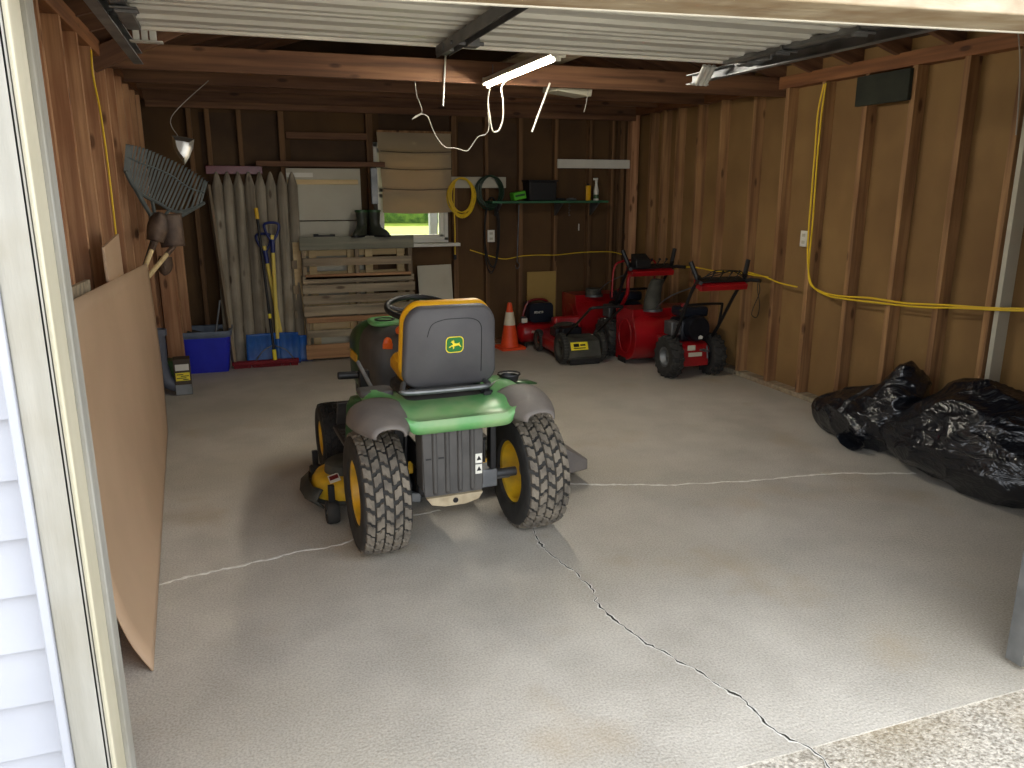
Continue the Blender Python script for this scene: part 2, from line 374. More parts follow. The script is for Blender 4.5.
for px, wd in ((196, .04), (214, .04), (245, .04), (286, .05), (372, .06), (455, .05), (487, .035), (521, .045), (556, .04), (590, .035), (612, .03), (621, .05)):
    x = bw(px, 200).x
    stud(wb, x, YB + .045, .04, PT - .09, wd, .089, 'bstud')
a, b2 = bw(286, 135), bw(372, 135)
bx('cross_brace', ((a.x + b2.x) / 2, YB + .03, a.z), (b2.x - a.x, .05, .06), 'beam', wb)
# dark boarding high on the back wall
for i, (px0, px1, py0, py1) in enumerate(((198, 284, 112, 168), (290, 370, 140, 165), (378, 452, 112, 132), (458, 520, 122, 178))):
    p0, p1 = bw(px0, py0, YB0), bw(px1, py1, YB0)
    bx('boarding', ((p0.x + p1.x) / 2, YB0 - .008, (p0.z + p1.z) / 2), (p1.x - p0.x, .012, p0.z - p1.z), 'fibredark', wb, bevel=0)
# corner post of the back right corner
stud(wb, bw(628, 200).x + .05, YB + .02, .04, PT - .09, .09, .1, 'studred')

# front wall: casing, jambs, siding, header
JL, JR, HZ = -.315, 2.435, 1.995
fw = MB()
fw.box(((JL - .09 - 6) / 2, 1.62, 1.4), (6 + JL - .09, .1, 3.2))
fw.box(((JR + .09 + 7) / 2, 1.62, 1.4), (7 - JR - .09, .1, 3.2))
fw.box(((JL + JR) / 2, 1.62, (HZ + .13 + 3.6) / 2), (JR - JL + .4, .1, 3.6 - HZ - .13))
fw = structure(fw.build('wall_front', 'siding', smooth=0))
nlap = 27; lapz = .1125
for side, x0, x1 in (('l', -6, JL - .078), ('r', JR + .125, 7), ('m', JL - .078, JR + .125)):
    mb = MB(); prof = []
    for k in range(nlap):
        z = -.03 + k * lapz
        prof += [(1.535, z), (1.55, z), (1.562, z + lapz - .001)]
    for k in range(19 if side == 'm' else 0, nlap):
        z = -.03 + k * lapz
        mb.rings([[(x0, 1.533, z), (x1, 1.533, z), (x1, 1.57, z + .004), (x0, 1.57, z + .004)], [(x0, 1.548, z + lapz), (x1, 1.548, z + lapz), (x1, 1.57, z + lapz), (x0, 1.57, z + lapz)]])
    mb.build('siding', 'siding', fw, smooth=0)
jl = structure(MB().box((JL - .030, 1.512, 1.03), (.060, .03, 2.16)).build('trim_2', 'trim', bevel=.003))
MB().box((JL - .068, 1.51, 1.03), (.016, .045, 2.16)).build('corner_bead', 'siding', jl, bevel=.003)
MB().box((JL - .004, 1.503, 1.03), (.008, .012, 2.16)).build('casing_lip', 'trim', jl, bevel=.002)
jb = structure(MB().box((JL - .022, 1.62, 1.03), (.04, .2, 2.16)).build('trim_3', 'cream', bevel=.003))
MB().box((JL + .002, 1.555, 1.03), (.012, .09, 2.1)).build('stop_moulding', 'cream', jb, bevel=.004)
MB().box((JL + .002, 1.68, 1.03), (.012, .06, 2.1)).build('inner_stop', 'trim', jb, bevel=.003)
jr = structure(MB().box((JR + .022, 1.61, 1.03), (.04, .2, 2.16)).build('trim_4', 'cream', bevel=.003))
MB().box((JR + .066, 1.515, 1.03), (.13, .03, 2.16)).build('casing', 'trim', jr, bevel=.003)
hd = structure(MB().box(((JL + JR) / 2, 1.565, HZ + .02), (JR - JL, .17, .04)).build('trim_5', 'headp', bevel=.004))
MB().box(((JL + JR) / 2, 1.507, HZ + .09), (JR - JL + .30, .03, .15)).build('casing', 'trim', hd, bevel=.003)
MB().box(((JL + JR) / 2, 1.65, HZ + .012), (JR - JL, .012, .03)).build('weather_strip', 'white', hd, bevel=.002)
hd.rotation_euler = (0, -.022, 0); hd.location = (0, 0, -.045)
# heavy timber header inside
bx('header_beam', ((JL + JR) / 2, 1.70, HZ + .36), (JR - JL + .5, .06, .14), 'beam', fw)

# roof: deck, rafters, tie beams
RX, RZ = (XL0 + XR0) / 2, 3.30
def slope_z(x): return PT + .09 + (RZ - PT - .09) * (1 - abs(x - RX) / (RX - XL0))
ce = MB()
Y0, Y1 = 1.2, YB0 + .3
for s in (-1, 1):
    xe = RX + s * (RX - XL0 + .3); ze = slope_z(xe)
    ce.rings([[(RX, Y0, RZ + .0), (xe, Y0, ze), (xe, Y0, ze + .03), (RX, Y0, RZ + .03)], [(RX, Y1, RZ), (xe, Y1, ze), (xe, Y1, ze + .03), (RX, Y1, RZ + .03)]])
ce = structure(ce.build('ceiling', 'deck', smooth=0))
ang = math.atan2(RZ - PT - .09, RX - XL0); Lr = (RX - XL0 + .1) / math.cos(ang)
for y in [1.8 + .41 * k for k in range(15)]:
    for s in (-1, 1):
        cx = RX + s * (RX - XL0) / 2; cz = (RZ + PT + .09) / 2 - .065
        bx('rafter', (cx, y, cz), (Lr, .038, .12), 'rafter', ce, rot=(0, s * ang, 0), bevel=.002)
bx('ridge_board', (RX, (Y0 + Y1) / 2, RZ - .08), (.03, Y1 - Y0 - .1, .16), 'beamy', ce)
for y, z, hgt in ((5.45, 2.36, .145), (6.5, 2.40, .14), (7.35, 2.43, .10)):
    bx('tie_beam', (RX, y, z), (XR0 - XL0 - .02, .04, hgt), 'beam', ce)
# the short lapped timbers at the left plate
bx('knee_brace', (XLW + .22, 5.39, 2.44), (.62, .038, .12), 'rafter', ce, rot=(0, -.45, 0))
# gables
for yy, nm in ((YB0 + .02, 'wall_gable_back'), (1.62, 'wall_gable_front')):
    g = MB().prism([(XL0 - .1, PT - .05), (XR0 + .1, PT - .05), (XR0 + .1, PT + .08), (RX, RZ + .01), (XL0 - .1, PT + .08)], 1, yy - .02, yy + .02)
    structure(g.build(nm, 'fibredark', smooth=0))
# window in the back wall
win = structure(bpy.data.objects.new('window_1', None)); COL.objects.link(win); win.location = ((WX0 + WX1) / 2, YB, 1.095)
wcx = (WX0 + WX1) / 2
mb = MB(); W2 = WX1 - WX0
mb.box((-W2 / 2 + .02, .06, .46), (.04, .1, .93)); mb.box((W2 / 2 - .02, .06, .46), (.04, .1, .93)); mb.box((0, .06, .905), (W2, .1, .04)); mb.box((0, .06, -.0), (W2, .1, .05))
mb.build('window_frame', 'white', win, bevel=.003)
mb = MB(); PZ0 = bw(410, 235).z - 1.095; mb.box((0, .05, (PZ0 + .02) / 2), (W2 - .08, .035, PZ0 - .02)); mb.box((0, .05, .44), (W2 - .08, .035, .05))
for s in (-1, 1): mb.box((s * (W2 / 2 - .06), .05, .24), (.05, .035, .42))
lower = mb.build('lower_sash', 'white', win, bevel=.003)
mb = MB(); mb.box((0, .085, .48), (W2 - .08, .03, .05)); mb.box((0, .085, .865), (W2 - .08, .03, .05))
for s in (-1, 1): mb.box((s * (W2 / 2 - .06), .085, .67), (.05, .03, .40))
upper = mb.build('upper_sash', 'white', win, bevel=.003)
gm = bpy.data.materials.new('window_glass'); gm.use_nodes = True; nt = gm.node_tree; nt.nodes.clear()
o_ = nt.nodes.new('ShaderNodeOutputMaterial'); tr = nt.nodes.new('ShaderNodeBsdfTransparent'); gl = nt.nodes.new('ShaderNodeBsdfGlossy'); gl.inputs['Roughness'].default_value = .02
fr = nt.nodes.new('ShaderNodeFresnel'); mx = nt.nodes.new('ShaderNodeMixShader')
nt.links.new(fr.outputs[0], mx.inputs[0]); nt.links.new(tr.outputs[0], mx.inputs[1]); nt.links.new(gl.outputs[0], mx.inputs[2]); nt.links.new(mx.outputs[0], o_.inputs[0])
M['glass'] = gm
MB().box((0, .05, (PZ0 + .42) / 2), (W2 - .16, .004, .42 - PZ0)).build('pane', 'glass', lower, smooth=0)
MB().box((0, .085, .67), (W2 - .16, .004, .36)).build('pane', 'glass', upper, smooth=0)
bx('window_sill', (.02, -.02, -.045), (W2 + .16, .13, .03), 'white', win)
# yard behind
hed = MB()
for k in range(40):
    hed.ball((-8 + k * .9 + random.uniform(-.2, .2), 27 + random.uniform(-.5, .5), .75 + random.uniform(0, 1.2)), random.uniform(1.2, 2.2), 10)
o = tag(hed.build('hedge', 'leaf'), 'clipped green hedge across the sunlit yard beyond the window', 'hedge')
mb = MB(); p = bw(433, 224)
mb.box((0, 0, .5), (.10, .1, 1.3)); mb.box((0, 0, 1.17), (.14, .14, .05)); 
r_ = (p - Vector((0, 0, CH))); g = Vector((0, 0, CH)) + r_ * (10.0 / r_.y)
mb.build('fence_post', 'gutter', None, loc=(g.x, 10, .52), bevel=.005)
tag(bpy.data.objects['fence_post'], 'plain grey post standing on the grass outside the window', 'post')
# ------------------------------------------------------------------ the fluorescent lamp
LAMP = 52
LZ = 2.27
n0, n1 = at_plane(556, 57, 2, LZ), at_plane(490, 86, 2, LZ)
lx = (n0.x + n1.x) / 2; ly = (n0.y + n1.y) / 2; ll = abs(n1.y - n0.y)
lamp = thing('fluorescent_light', 'switched-on fluorescent strip light hanging lengthwise below the roof beams', 'light', (lx, ly, LZ))
mb = MB(); mb.prism([(-.042, .012), (-.026, .05), (.026, .05), (.042, .012), (.038, .012), (.022, .044), (-.022, .044), (-.038, .012)], 1, -ll / 2, ll / 2)
mb.box((0, -ll / 2 + .012, .025), (.075, .024, .05)); mb.box((0, ll / 2 - .012, .025), (.075, .024, .05))
mb.build('reflector_housing', 'white', lamp, bevel=.002)
tube_m = bpy.data.materials.new('lit_tube'); tube_m.use_nodes = True; b_ = tube_m.node_tree.nodes['Principled BSDF']
b_.inputs['Emission Color'].default_value = (1, .93, .80, 1); b_.inputs['Emission Strength'].default_value = LAMP
MB().cyl((0, -ll / 2 + .03, .004), (0, ll / 2 - .03, .004), .014).build('tube', tube_m, lamp)
for s in (-1, 1):
    MB().box((0, s * (ll / 2 - .02), 0), (.03, .02, .035)).build('lamp_holder', 'white', lamp, bevel=.002)
    MB().tube([(0, s * (ll / 2 - .12), .05), (0.0, s * (ll / 2 - .12), .10 if s < 0 else .12)], .003, 6).build('hanger', 'dgalv', lamp)
# loop of white flex at the near lamp end and the cord that droops to the roof
def bk(px, py, y): return at_plane(px, py, 1, y)
lc = [(n1.x - .05, n1.y - .2, LZ + .03)] + [bk(*q, n1.y - .1) for q in ((488, 100), (490, 118), (493, 131), (499, 130), (503, 118), (503, 100), (502, 86), (513, 77), (524, 74))]
tag(MB().tube(smoothpath(lc), .0055, 8).build('power_flex', 'wcord'), 'thick white flex looping down under the far end of the strip light', 'cable')
zz = [bk(*q, 5.55) for q in ((488, 112), (489, 126), (486, 134), (478, 137), (470, 148), (466, 151), (455, 148), (445, 147), (436, 136), (430, 122), (427, 116), (420, 114), (412, 119))] + [bk(422, 112, 5.55), bk(417, 96, 5.5), bk(415, 82, 5.45)]
tag(MB().tube(smoothpath(zz, 4), .0035, 6).build('extension_cord', 'wcord'), 'thin white cord drooping in kinks from the strip light to the roof beam', 'cable')
a, c = bk(550, 83, 5.40), bk(532, 132, 5.40)
tag(MB().cyl(a, c, .007, n=8).build('hanging_rod', 'white'), 'slanting white rod dangling right of the strip light', 'rod')
a, c = bk(446, 46, 5.42), bk(443, 106, 5.42)
tag(MB().cyl(a, c, .006, n=8).build('hanging_rod', 'white'), 'upright thin white rod hanging in front of the beam left of the strip light', 'rod')
a, c = bk(586, 78, 5.6), bk(584, 112, 5.6)
tag(MB().tube(smoothpath([a, (a + c) / 2 + Vector((.02, 0, 0)), c]), .003, 6).build('pull_string', 'wcord'), 'short pull string hanging below the pale sheet on the beam', 'string')

# ------------------------------------------------------------------ overhead door, opened under the roof
DZ = 2.20
e0, e1 = at_plane(150, 27, 2, DZ), at_plane(700, 53, 2, DZ)
DYF = (at_plane(153, 27, 2, DZ).y + at_plane(509, 49, 2, DZ).y) / 2
DX0, DX1 = JL - .02, JR - .07
gd = thing('garage_door', 'white ribbed steel overhead door rolled up flat under the roof', 'garage door', ((DX0 + DX1) / 2, DYF, DZ))
hw = (DX1 - DX0) / 2; sec = .455
for k in range(4):
    y1 = -k * (sec + .004); y0 = y1 - sec; prof = []; n = 24
    pts = []
    ribs = [(0, .016), (.018, .0), (.05, 0), (.062, .014), (.10, .014), (.112, 0), (.17, 0), (.182, .014), (.27, .014), (.282, 0), (.34, 0), (.352, .014), (.39, .014), (.402, 0), (.437, 0), (.455, .016)]
    lo = [(y0 + u, v) for u, v in ribs]; hi = [(y, z + .012) for y, z in lo[::-1]]
    s = MB().prism(lo + hi, 0, -hw, hw).build('door_section', 'doorw', gd, smooth=20)
    for sx in (-hw + .03, hw - .03):
        MB().box((sx, (y0 + y1) / 2, -.004), (.05, sec - .01, .02)).build('end_stile', 'galv', s, bevel=.002)
    for sx in (-hw + .05, hw - .05):
        mb = MB(); mb.box((sx, y0 + .02, -.024), (.07, .09, .006)); mb.cyl((sx - .035, y0, -.03), (sx + .035, y0, -.03), .008, n=10)
        mb.cyl((sx, y0, -.02), (sx + (.075 if sx > 0 else -.05), y0, -.02), .006, n=8)
        mb.build('hinge', 'galv', s, bevel=.001)
# centre bracket with folded angle iron
mb = MB(); q0 = at_plane(452, 38, 2, DZ - .03); x = q0.x + .04 - (DX0 + DX1) / 2
mb.prism([(x - .03, -.012), (x + .03, -.012), (x + .03, -.05), (x + .026, -.05), (x + .026, -.017), (x - .026, -.017), (x - .026, -.06), (x - .03, -.06)], 1, -1.35, -.03)
mb.box((x - .01, -.10, -.035), (.05, .12, .03)); mb.box((x + .05, -.30, -.035), (.05, .06, .04)); mb.cyl((x - .04, -.3, -.04), (x + .1, -.3, -.04), .008, n=10)
mb.build('centre_bracket', 'dgalv', gd, bevel=.002)
MB().box((0, .012, .014), (2 * hw, .02, .045)).build('edge_trim', 'white', gd, bevel=.002)
# tracks
def ctrack(x, y0, y1, s, name, label, ang=True):
    t = thing(name, label, 'door track', (x, y0, DZ - .01))
    L_ = y1 - y0
    P = [(-.022, .026), (.018, .026), (.022, .022), (.022, -.022), (.018, -.026), (-.022, -.026), (-.022, -.021), (.017, -.021), (.017, .021), (-.022, .021)]
    P = [(s * u, v) for u, v in P]
    MB().prism(P, 1, 0, L_).build('rail', 'galv', t, smooth=20)
    if ang: MB().prism([(s * .032, .034), (s * .032, -.004), (s * .036, -.004), (s * .036, .034), (s * .075, .034), (s * .075, .04), (s * .032, .04)], 1, .05, L_ - .03).build('reinforcing_angle', 'galv', t, smooth=20)
    return t
tr = ctrack(JR + .05, 1.95, 4.12, 1, 'door_track', 'long galvanised door track running under the roof on the right')
mb = MB(); mb.box((-.05, 1.55, .0), (.09, .11, .012)); mb.cyl((-.1, 1.56, .02), (.01, 1.56, .02), .007, n=8); mb.box((-.03, 1.5, .03), (.012, .2, .06))
mb.build('roller_bracket', 'galv', tr, bevel=.002)
mb = MB()
for k in range(3): mb.cyl((-.10 + k * .028, 1.86, .03), (-.085 + k * .028, 1.96, -.05), .012, n=10)
mb.box((-.07, 1.97, -.05), (.12, .03, .006)); mb.build('spring_bracket', 'doorw', tr, bevel=.001)
tl = ctrack(JL - .055, 1.95, 4.30, -1, 'door_track', 'long galvanised door track running under the roof on the left', False)
mb = MB(); mb.box((.05, 1.40, .02), (.09, .10, .010)); mb.cyl((.1, 1.42, .02), (-.02, 1.42, .02), .007, n=8); mb.box((.04, 1.42, .03), (.012, .14, .04))
mb.build('roller_bracket', 'galv', tl, bevel=.002)
mb = MB()
for k in range(3): mb.box((.065 + k * .030, 1.64, .01), (.024, .03, .085))
mb.box((.10, 1.64, -.035), (.12, .05, .006)); mb.build('spring_bracket', 'doorw', tl, bevel=.003)
# upright track at the right jamb
vt = thing('upright_door_track', 'upright galvanised door track standing on the floor at the right jamb', 'door track', (JR - .01, 1.69, 0))
MB().prism([(-.02, -.03), (-.02, .03), (.03, .03), (.03, .022), (-.012, .022), (-.012, -.022), (.03, -.022), (.03, -.03)], 2, .02, 1.95).build('rail', 'galv', vt, smooth=20)
for z in (.12, .75, 1.4): MB().box((.025, .035, z), (.07, .006, .05)).build('wall_bracket', 'dgalv', vt, bevel=.001)

# boards stored across the beams and pale sheet under the beam
def px_box(name, m, px0, px1, py0, py1, y, d, label, cat, group=None, dy=0, bevel=.003):
    a, c = bk(px0, py1, y), bk(px1, py0, y)
    o = MB().box((0, 0, 0), (c.x - a.x, d, c.z - a.z)).build(name, m, bevel=bevel, loc=((a.x + c.x) / 2, y + d / 2, (a.z + c.z) / 2))
    return tag(o, label, cat, group)
a = at_plane(600, 62, 2, 2.44)
for k in range(3):
    o = MB().box((0, 0, 0), (.13, 2.2, .02)).build('stored_board', 'pallet', bevel=.002, loc=(2.0 + k * .15, 6.0, 2.492 + .001 * k))
    tag(o, ('left board of three laid over the roof tie beams right of the strip light', 'middle board of three laid over the roof tie beams right of the strip light', 'right board of three laid over the roof tie beams right of the strip light')[k], 'board', 'boards stored over the tie beams')
# ------------------------------------------------------------------ back wall things
# roman shade
a, c = bk(376, 131, YB - .04), bk(452, 212, YB - .04)
sh = thing('window_shade', 'tan canvas shade hung over the window, glowing where sunlight comes through', 'window shade', (a.x, YB - .045, a.z))
cw, chh = c.x - a.x, a.z - c.z
cm = bpy.data.materials.new('tan_canvas'); cm.use_nodes = True; nt = cm.node_tree; bb = nt.nodes['Principled BSDF']
bb.inputs['Base Color'].default_value = lin((162, 148, 122)); bb.inputs['Roughness'].default_value = .9
tl_ = nt.nodes.new('ShaderNodeBsdfTranslucent'); tl_.inputs[0].default_value = lin((214, 150, 84)); ms = nt.nodes.new('ShaderNodeMixShader'); ms.inputs[0].default_value = .07
nt.links.new(bb.outputs[0], ms.inputs[1]); nt.links.new(tl_.outputs[0], ms.inputs[2]); nt.links.new(ms.outputs[0], nt.nodes['Material Output'].inputs[0])
mb = MB(); rows = []; nx, nz = 24, 60
for j in range(nz + 1):
    v = j / nz; row = []
    for i in range(nx + 1):
        u = i / nx; taper = .05 * min(1, v * 1.5)
        x = cw * (taper + u * (1 - taper)) ; z = -chh * v
        fold = sum(math.exp(-((v - f - .012 * math.sin(u * 3)) / .012) ** 2) for f in (.24, .45, .70))
        y = -.018 * fold - .012 * math.sin(v * 13) * math.sin(u * PI) + .006 * mnoise.noise(Vector((u * 5, v * 7, 1))) * 2
        row.append((x, y, z - .012 * math.sin(u * PI) * v))
    rows.append(row)
mb.rings(rows, closed=False, cap=False).build('canvas', cm, sh, smooth=80)
for f in (.24, .45, .70):
    MB().tube(smoothpath([(cw * .04, -.024, -chh * f), (cw * .5, -.026, -chh * (f + .018)), (cw, -.024, -chh * f)]), .004, 6).build('batten', 'kraft', sh)
MB().box((cw / 2, 0, .0), (cw, .03, .02)).build('head_rail', 'stud', sh, bevel=.002)
# long ledge over the white panels + white panels
px_box('wall_ledge', 'beam', 256, 385, 162, 166, YB - .16, .16, 'long dark wooden ledge above the pickets and white panels', 'ledge')
wpn = thing('stored_white_board', 'large aged white panel standing behind the pallet under the ledge', 'panel', (bk(331, 300, 7.72).x, 7.765, 0))
a, c = bk(291, 168, 7.72), bk(371, 300, 7.72)
pw = c.x - a.x; z1 = a.z; zm = bk(330, 221, 7.72).z
MB().box((0, 0, (z1 + zm) / 2 + .003), (pw, .025, z1 - zm - .006)).build('upper_leaf', 'offwhite', wpn, bevel=.003)
MB().box((0, .003, zm / 2), (pw, .025, zm - .006)).build('lower_leaf', 'offwhite', wpn, bevel=.003)
zb = bk(330, 182, 7.72).z
MB().box((-.01, -.022, zb), (pw - .03, .02, .045)).build('batten', 'blond', wpn, bevel=.002)
MB().box((-pw / 2 + .12, -.016, bk(330, 175, 7.72).z), (.24, .008, .04)).build('label_strip', 'white', wpn, bevel=.001)
o = MB().box((0, 0, 0), (.035, .05, .42)).build('wooden_post', 'kraft', loc=(bk(375, 190, 7.66).x, 7.66, bk(375, 190, 7.66).z), bevel=.002)
tag(o, 'short dark upright strip hanging from the ledge beside the shade', 'wood strip')
px_box('hand_level', 'galv', 372, 377, 168, 204, 7.60, .02, 'narrow grey metal strip hung upright beside the window shade', 'metal strip')
# red board behind the picket tops
px_box('red_board', 'dred', 206, 262, 166, 174, YB - .03, .025, 'faded red board on the back wall behind the picket tips', 'board')
# white boards
px_box('white_hook_board', 'offwhite', 450, 506, 177, 188, YB - .022, .02, 'white board on the back wall holding the coiled hoses', 'board')
wbd = px_box('white_wall_board', 'white', 558, 630, 160, 168, YB - .03, .025, 'long narrow white board fixed high right of the green shelf', 'board')
px_box('manila_panel', 'paper', 527, 556, 271, 322, YB - .015, .012, 'mustard hardboard panel low on the back wall above the air compressor', 'panel')
a, c = bk(419, 300, YB - .09), bk(452, 265, YB - .09)
o = tag(MB().box((0, 0, c.z / 2), (c.x - a.x, .012, c.z)).build('leaning_panel', 'offwhite', loc=((a.x + c.x) / 2 + .02, YB - .105, .003), rot=(-.08, -.02, 0), bevel=.002), 'pale grey panel leaning on the back wall right of the pallet', 'panel')
o = px_box('pale_sheet', 'offwhite', 556, 592, 82, 92, 5.62, .25, 'pale crumpled sheet tucked under the tie beam', 'sheet'); o.rotation_euler = (.05, .1, .1)
# green shelf
a, c = bk(494, 204, 7.5), bk(611, 199, 7.5)
shf = thing('wall_shelf', 'long green painted shelf on the back wall', 'shelf', ((a.x + c.x) / 2, 7.67, bk(550, 202, 7.55).z))
sw = c.x - a.x
MB().box((0, 0, 0), (sw, .23, .022)).build('shelf_board', 'gshelf', shf, bevel=.002)
for s in (-.42, .1, .42):
    MB().prism([(.11, -.011), (-.09, -.011), (-.09, -.02), (.10, -.14), (.11, -.14)], 0, s * sw - .01, s * sw + .01).build('bracket', 'dgalv', shf)
sz = shf.location.z + .011
def on_shelf(px, y): return bk(px, 200, y).x
x = on_shelf(540, 7.66)
bn = thing('storage_bin', 'black plastic crate standing on the green shelf', 'crate', (x, 7.67, sz))
MB().box((0, 0, .095), (.29, .19, .19), taper=(1.05, 1.05)).build('body', 'dark', bn, bevel=.012)
MB().box((0, 0, .196), (.32, .215, .016)).build('rim', 'dark', bn, bevel=.004)
x = on_shelf(518, 7.63)
lb = thing('lime_box', 'lime green box lying tilted on the green shelf beside the black crate', 'box', (x, 7.63, sz))
MB().box((0, 0, .052), (.13, .12, .075), rot=(0, -.18, 0)).build('body', 'lime', lb, bevel=.006)
MB().box((.0, -.062, .055), (.10, .003, .02), rot=(0, -.18, 0)).build('label_band', 'dgreen', lb)
x = on_shelf(588, 7.62)
yb_ = thing('yellow_bottle', 'upright yellow bottle on the green shelf', 'bottle', (x, 7.62, sz))
MB().prism(rrect(.05, .03, .01, cx=0, cy=0), 2, 0, .15).build('body', mat('yellow_bottle_plastic', (226, 172, 20), None, .4), yb_, bevel=.004)
MB().cyl((0, 0, .15), (0, 0, .17), .012).build('cap', 'black', yb_)
x = on_shelf(596, 7.62)
gb_ = thing('spray_bottle', 'pale spray bottle with a green label on the green shelf', 'bottle', (x, 7.62, sz))
MB().lathe([(0, .001), (0, .026), (.10, .026), (.15, .015), (.18, .012), (.18, .001)], axis='Z', n=20).build('body', 'white', gb_)
MB().lathe([(.02, .0265), (.06, .0265)], axis='Z', n=20).build('label_band', 'dgreen', gb_)
mb = MB(); mb.cyl((0, 0, .18), (0, 0, .205), .014); mb.box((-.01, 0, .215), (.05, .016, .022)); mb.build('trigger_head', 'white', gb_, bevel=.002)
for i, (px, y, h) in enumerate(((560, 7.62, .03), (571, 7.6, .022))):
    o = MB(); o.cyl((-.05, 0, .012), (.06, 0.01, .012), .011); o.box((.0, 0, .02), (.05, .03, .018))
    tag(o.build('small_tool', ('dark', 'galv')[i], loc=(on_shelf(px, y), y, sz), bevel=.002), ('small black tool lying on the green shelf right of the crate', 'small metal tool lying on the green shelf near the bottles')[i], 'tool')
# hanging from shelf: little chain and string
for px, py0, py1, lab in ((569, 206, 218, 'short chain dangling below the green shelf'), (586, 224, 232, 'small white tag hanging on a stud under the green shelf')):
    a, c = bk(px, py0, 7.6), bk(px, py1, 7.6)
    mb = MB()
    if px == 569:
        for k in range(6): mb.lathe([(-.002, .009), (.002, .009), (.002, .006), (-.002, .006)], c=(a.x + .006 * (k % 2), 7.6, a.z + (c.z - a.z) * k / 5 + .03), axis='XY'[k % 2], n=12, wrap=True)
        tag(mb.build('hanging_chain', 'galv'), lab, 'chain')
    else:
        tag(mb.box(((a.x + c.x) / 2, YB - .004, (a.z + c.z) / 2), (.012, .004, .07)).build('paper_tag', 'white'), lab, 'tag')
# yellow cord coil
def coil(name, m, cx, cy, w, h, n, y, r, label, cat, tail=None, seed=1, wob=.16):
    rr = random.Random(seed); pts = []
    p0 = bk(cx, cy, y); sx = abs(bk(cx + w, cy, y).x - p0.x); szz = abs(bk(cx, cy + h, y).z - p0.z)
    for k in range(n):
        ax = sx * rr.uniform(1 - wob * 2, 1); az = szz * rr.uniform(1 - wob, 1)
        for j in range(10):
            a = 2 * PI * j / 10 + PI / 2
            pts.append((p0.x + ax * math.cos(a) + rr.uniform(-.004, .004), y - .03 + .03 * math.sin(k * 2.1 + j * .3), p0.z + szz - az + az * math.sin(a)))
    if tail:
        for q in tail: pts.append(bk(*q, y))
    return tag(MB().tube(smoothpath(pts, 3), r, 6).build(name, m), label, cat)
coil('air_hose', 'ycord', 461, 198, 14.5, 20, 8, YB - .06, .006, 'yellow cord coiled on a hook beside the window shade', 'cord', tail=((456, 180), (454, 200), (455, 230), (455, 255)), seed=4)
tag(MB().box((0, 0, 0), (.03, .03, .05)).build('cord_plug', 'dark', loc=bk(455, 257, YB - .06), bevel=.006), 'black plug at the end of the hanging yellow cord', 'plug')
coil('garden_hose', 'ghose', 489, 193, 14, 17, 9, YB - .06, .009, 'dark green hose coiled on the white hook board', 'hose', seed=9)
coil('electric_cord', 'bcord', 491, 236, 8, 38, 4, YB - .05, .005, 'long dark cord hanging in narrow loops around the wall outlet', 'cord', seed=5, wob=.12)
def outlet(name, loc, rot, label, w=.075, h=.12):
    t = thing(name, label, 'outlet', loc, rot=rot)
    MB().box((0, -.004, 0), (w, .008, h)).build('cover_plate', 'white', t, bevel=.002)
    for s in (-1, 1): MB().box((0, -.009, s * h * .22), (w * .45, .004, h * .2)).build('socket', 'offwhite', t, bevel=.001)
    return t
outlet('wall_outlet', bk(491, 236, YB - .01), (0, 0, 0), 'white outlet on the back wall inside the dark hanging cord')
p = rwl(799.5, 239); outlet('wall_outlet', (XRW + .06, p.y + .02, p.z), (0, 0, -PI / 2), 'white outlet plate between two studs of the right wall')
# hanging metal bar under shelf and thin strings
a, c = bk(519, 205, 7.7), bk(517, 262, 7.7)
mb = MB(); mb.cyl(a, c, .006, n=8); mb.tube(smoothpath([c, c + Vector((.03, 0, -.03)), c + Vector((.0, 0, -.07)), c + Vector((-.02, 0, -.03))]), .004, 6)
tag(mb.build('hanging_hook', 'dgalv'), 'long dark hook rod hanging below the left end of the green shelf', 'hook')
# thin cable run along the back wall
pts = [bk(*q, YB - .008) for q in ((470, 250), (490, 256), (505, 259), (522, 256), (540, 255), (556, 255), (575, 253), (590, 252), (612, 252), (626, 256))]
tag(MB().tube(smoothpath(pts), .005, 6).build('wall_cable', 'ycord'), 'thin pale cable strung across the back wall studs behind the machines', 'cable')
# bare cables of the right wall
pts = [rwl(*q, XRW - .008) for q in ((748, 272), (765, 277), (780, 283), (797, 287))]
tag(MB().tube(smoothpath(pts), .006, 6).build('wall_cable', 'ycord'), 'short yellow cable end on the right wall left of the outlet', 'cable')
pts = [rwl(*q, XRW - .008) for q in ((662, 270), (690, 267), (715, 271), (735, 272), (752, 275), (768, 277))]
tag(MB().tube(smoothpath(pts), .006, 6).build('wall_cable', 'ycord'), 'yellow cable on the right wall behind the snow blower handles', 'cable')
pa = [(826, 83), (822, 110), (818, 150), (815, 190), (812, 230), (809, 262), (810, 283), (822, 292), (840, 296), (870, 298), (905, 303), (945, 305), (990, 308), (1040, 309)]
pb = [(824, 84), (818, 112), (815, 150), (811, 200), (808, 240), (808, 265), (812, 285), (826, 295), (846, 299), (880, 303), (920, 307), (960, 308), (1000, 310), (1040, 311)]
for i, P in enumerate((pa, pb)):
    tag(MB().tube(smoothpath([rwl(*q, XRW - .01 - .012 * i) for q in P]), .0065, 6).build('house_cable', 'ycord'), ('right strand of the two yellow cables dropping down the right wall', 'left strand of the two yellow cables dropping down the right wall')[i], 'cable', 'yellow cables run together on the right wall')
pts = [rwl(*q, XRW - .02) for q in ((1018, 30), (1020, 60), (1019, 95), (1016, 135))]
tag(MB().tube(smoothpath(pts), .004, 6).build('bell_wire', 'wcord'), 'thin white wire hanging down the right wall near the door', 'wire')
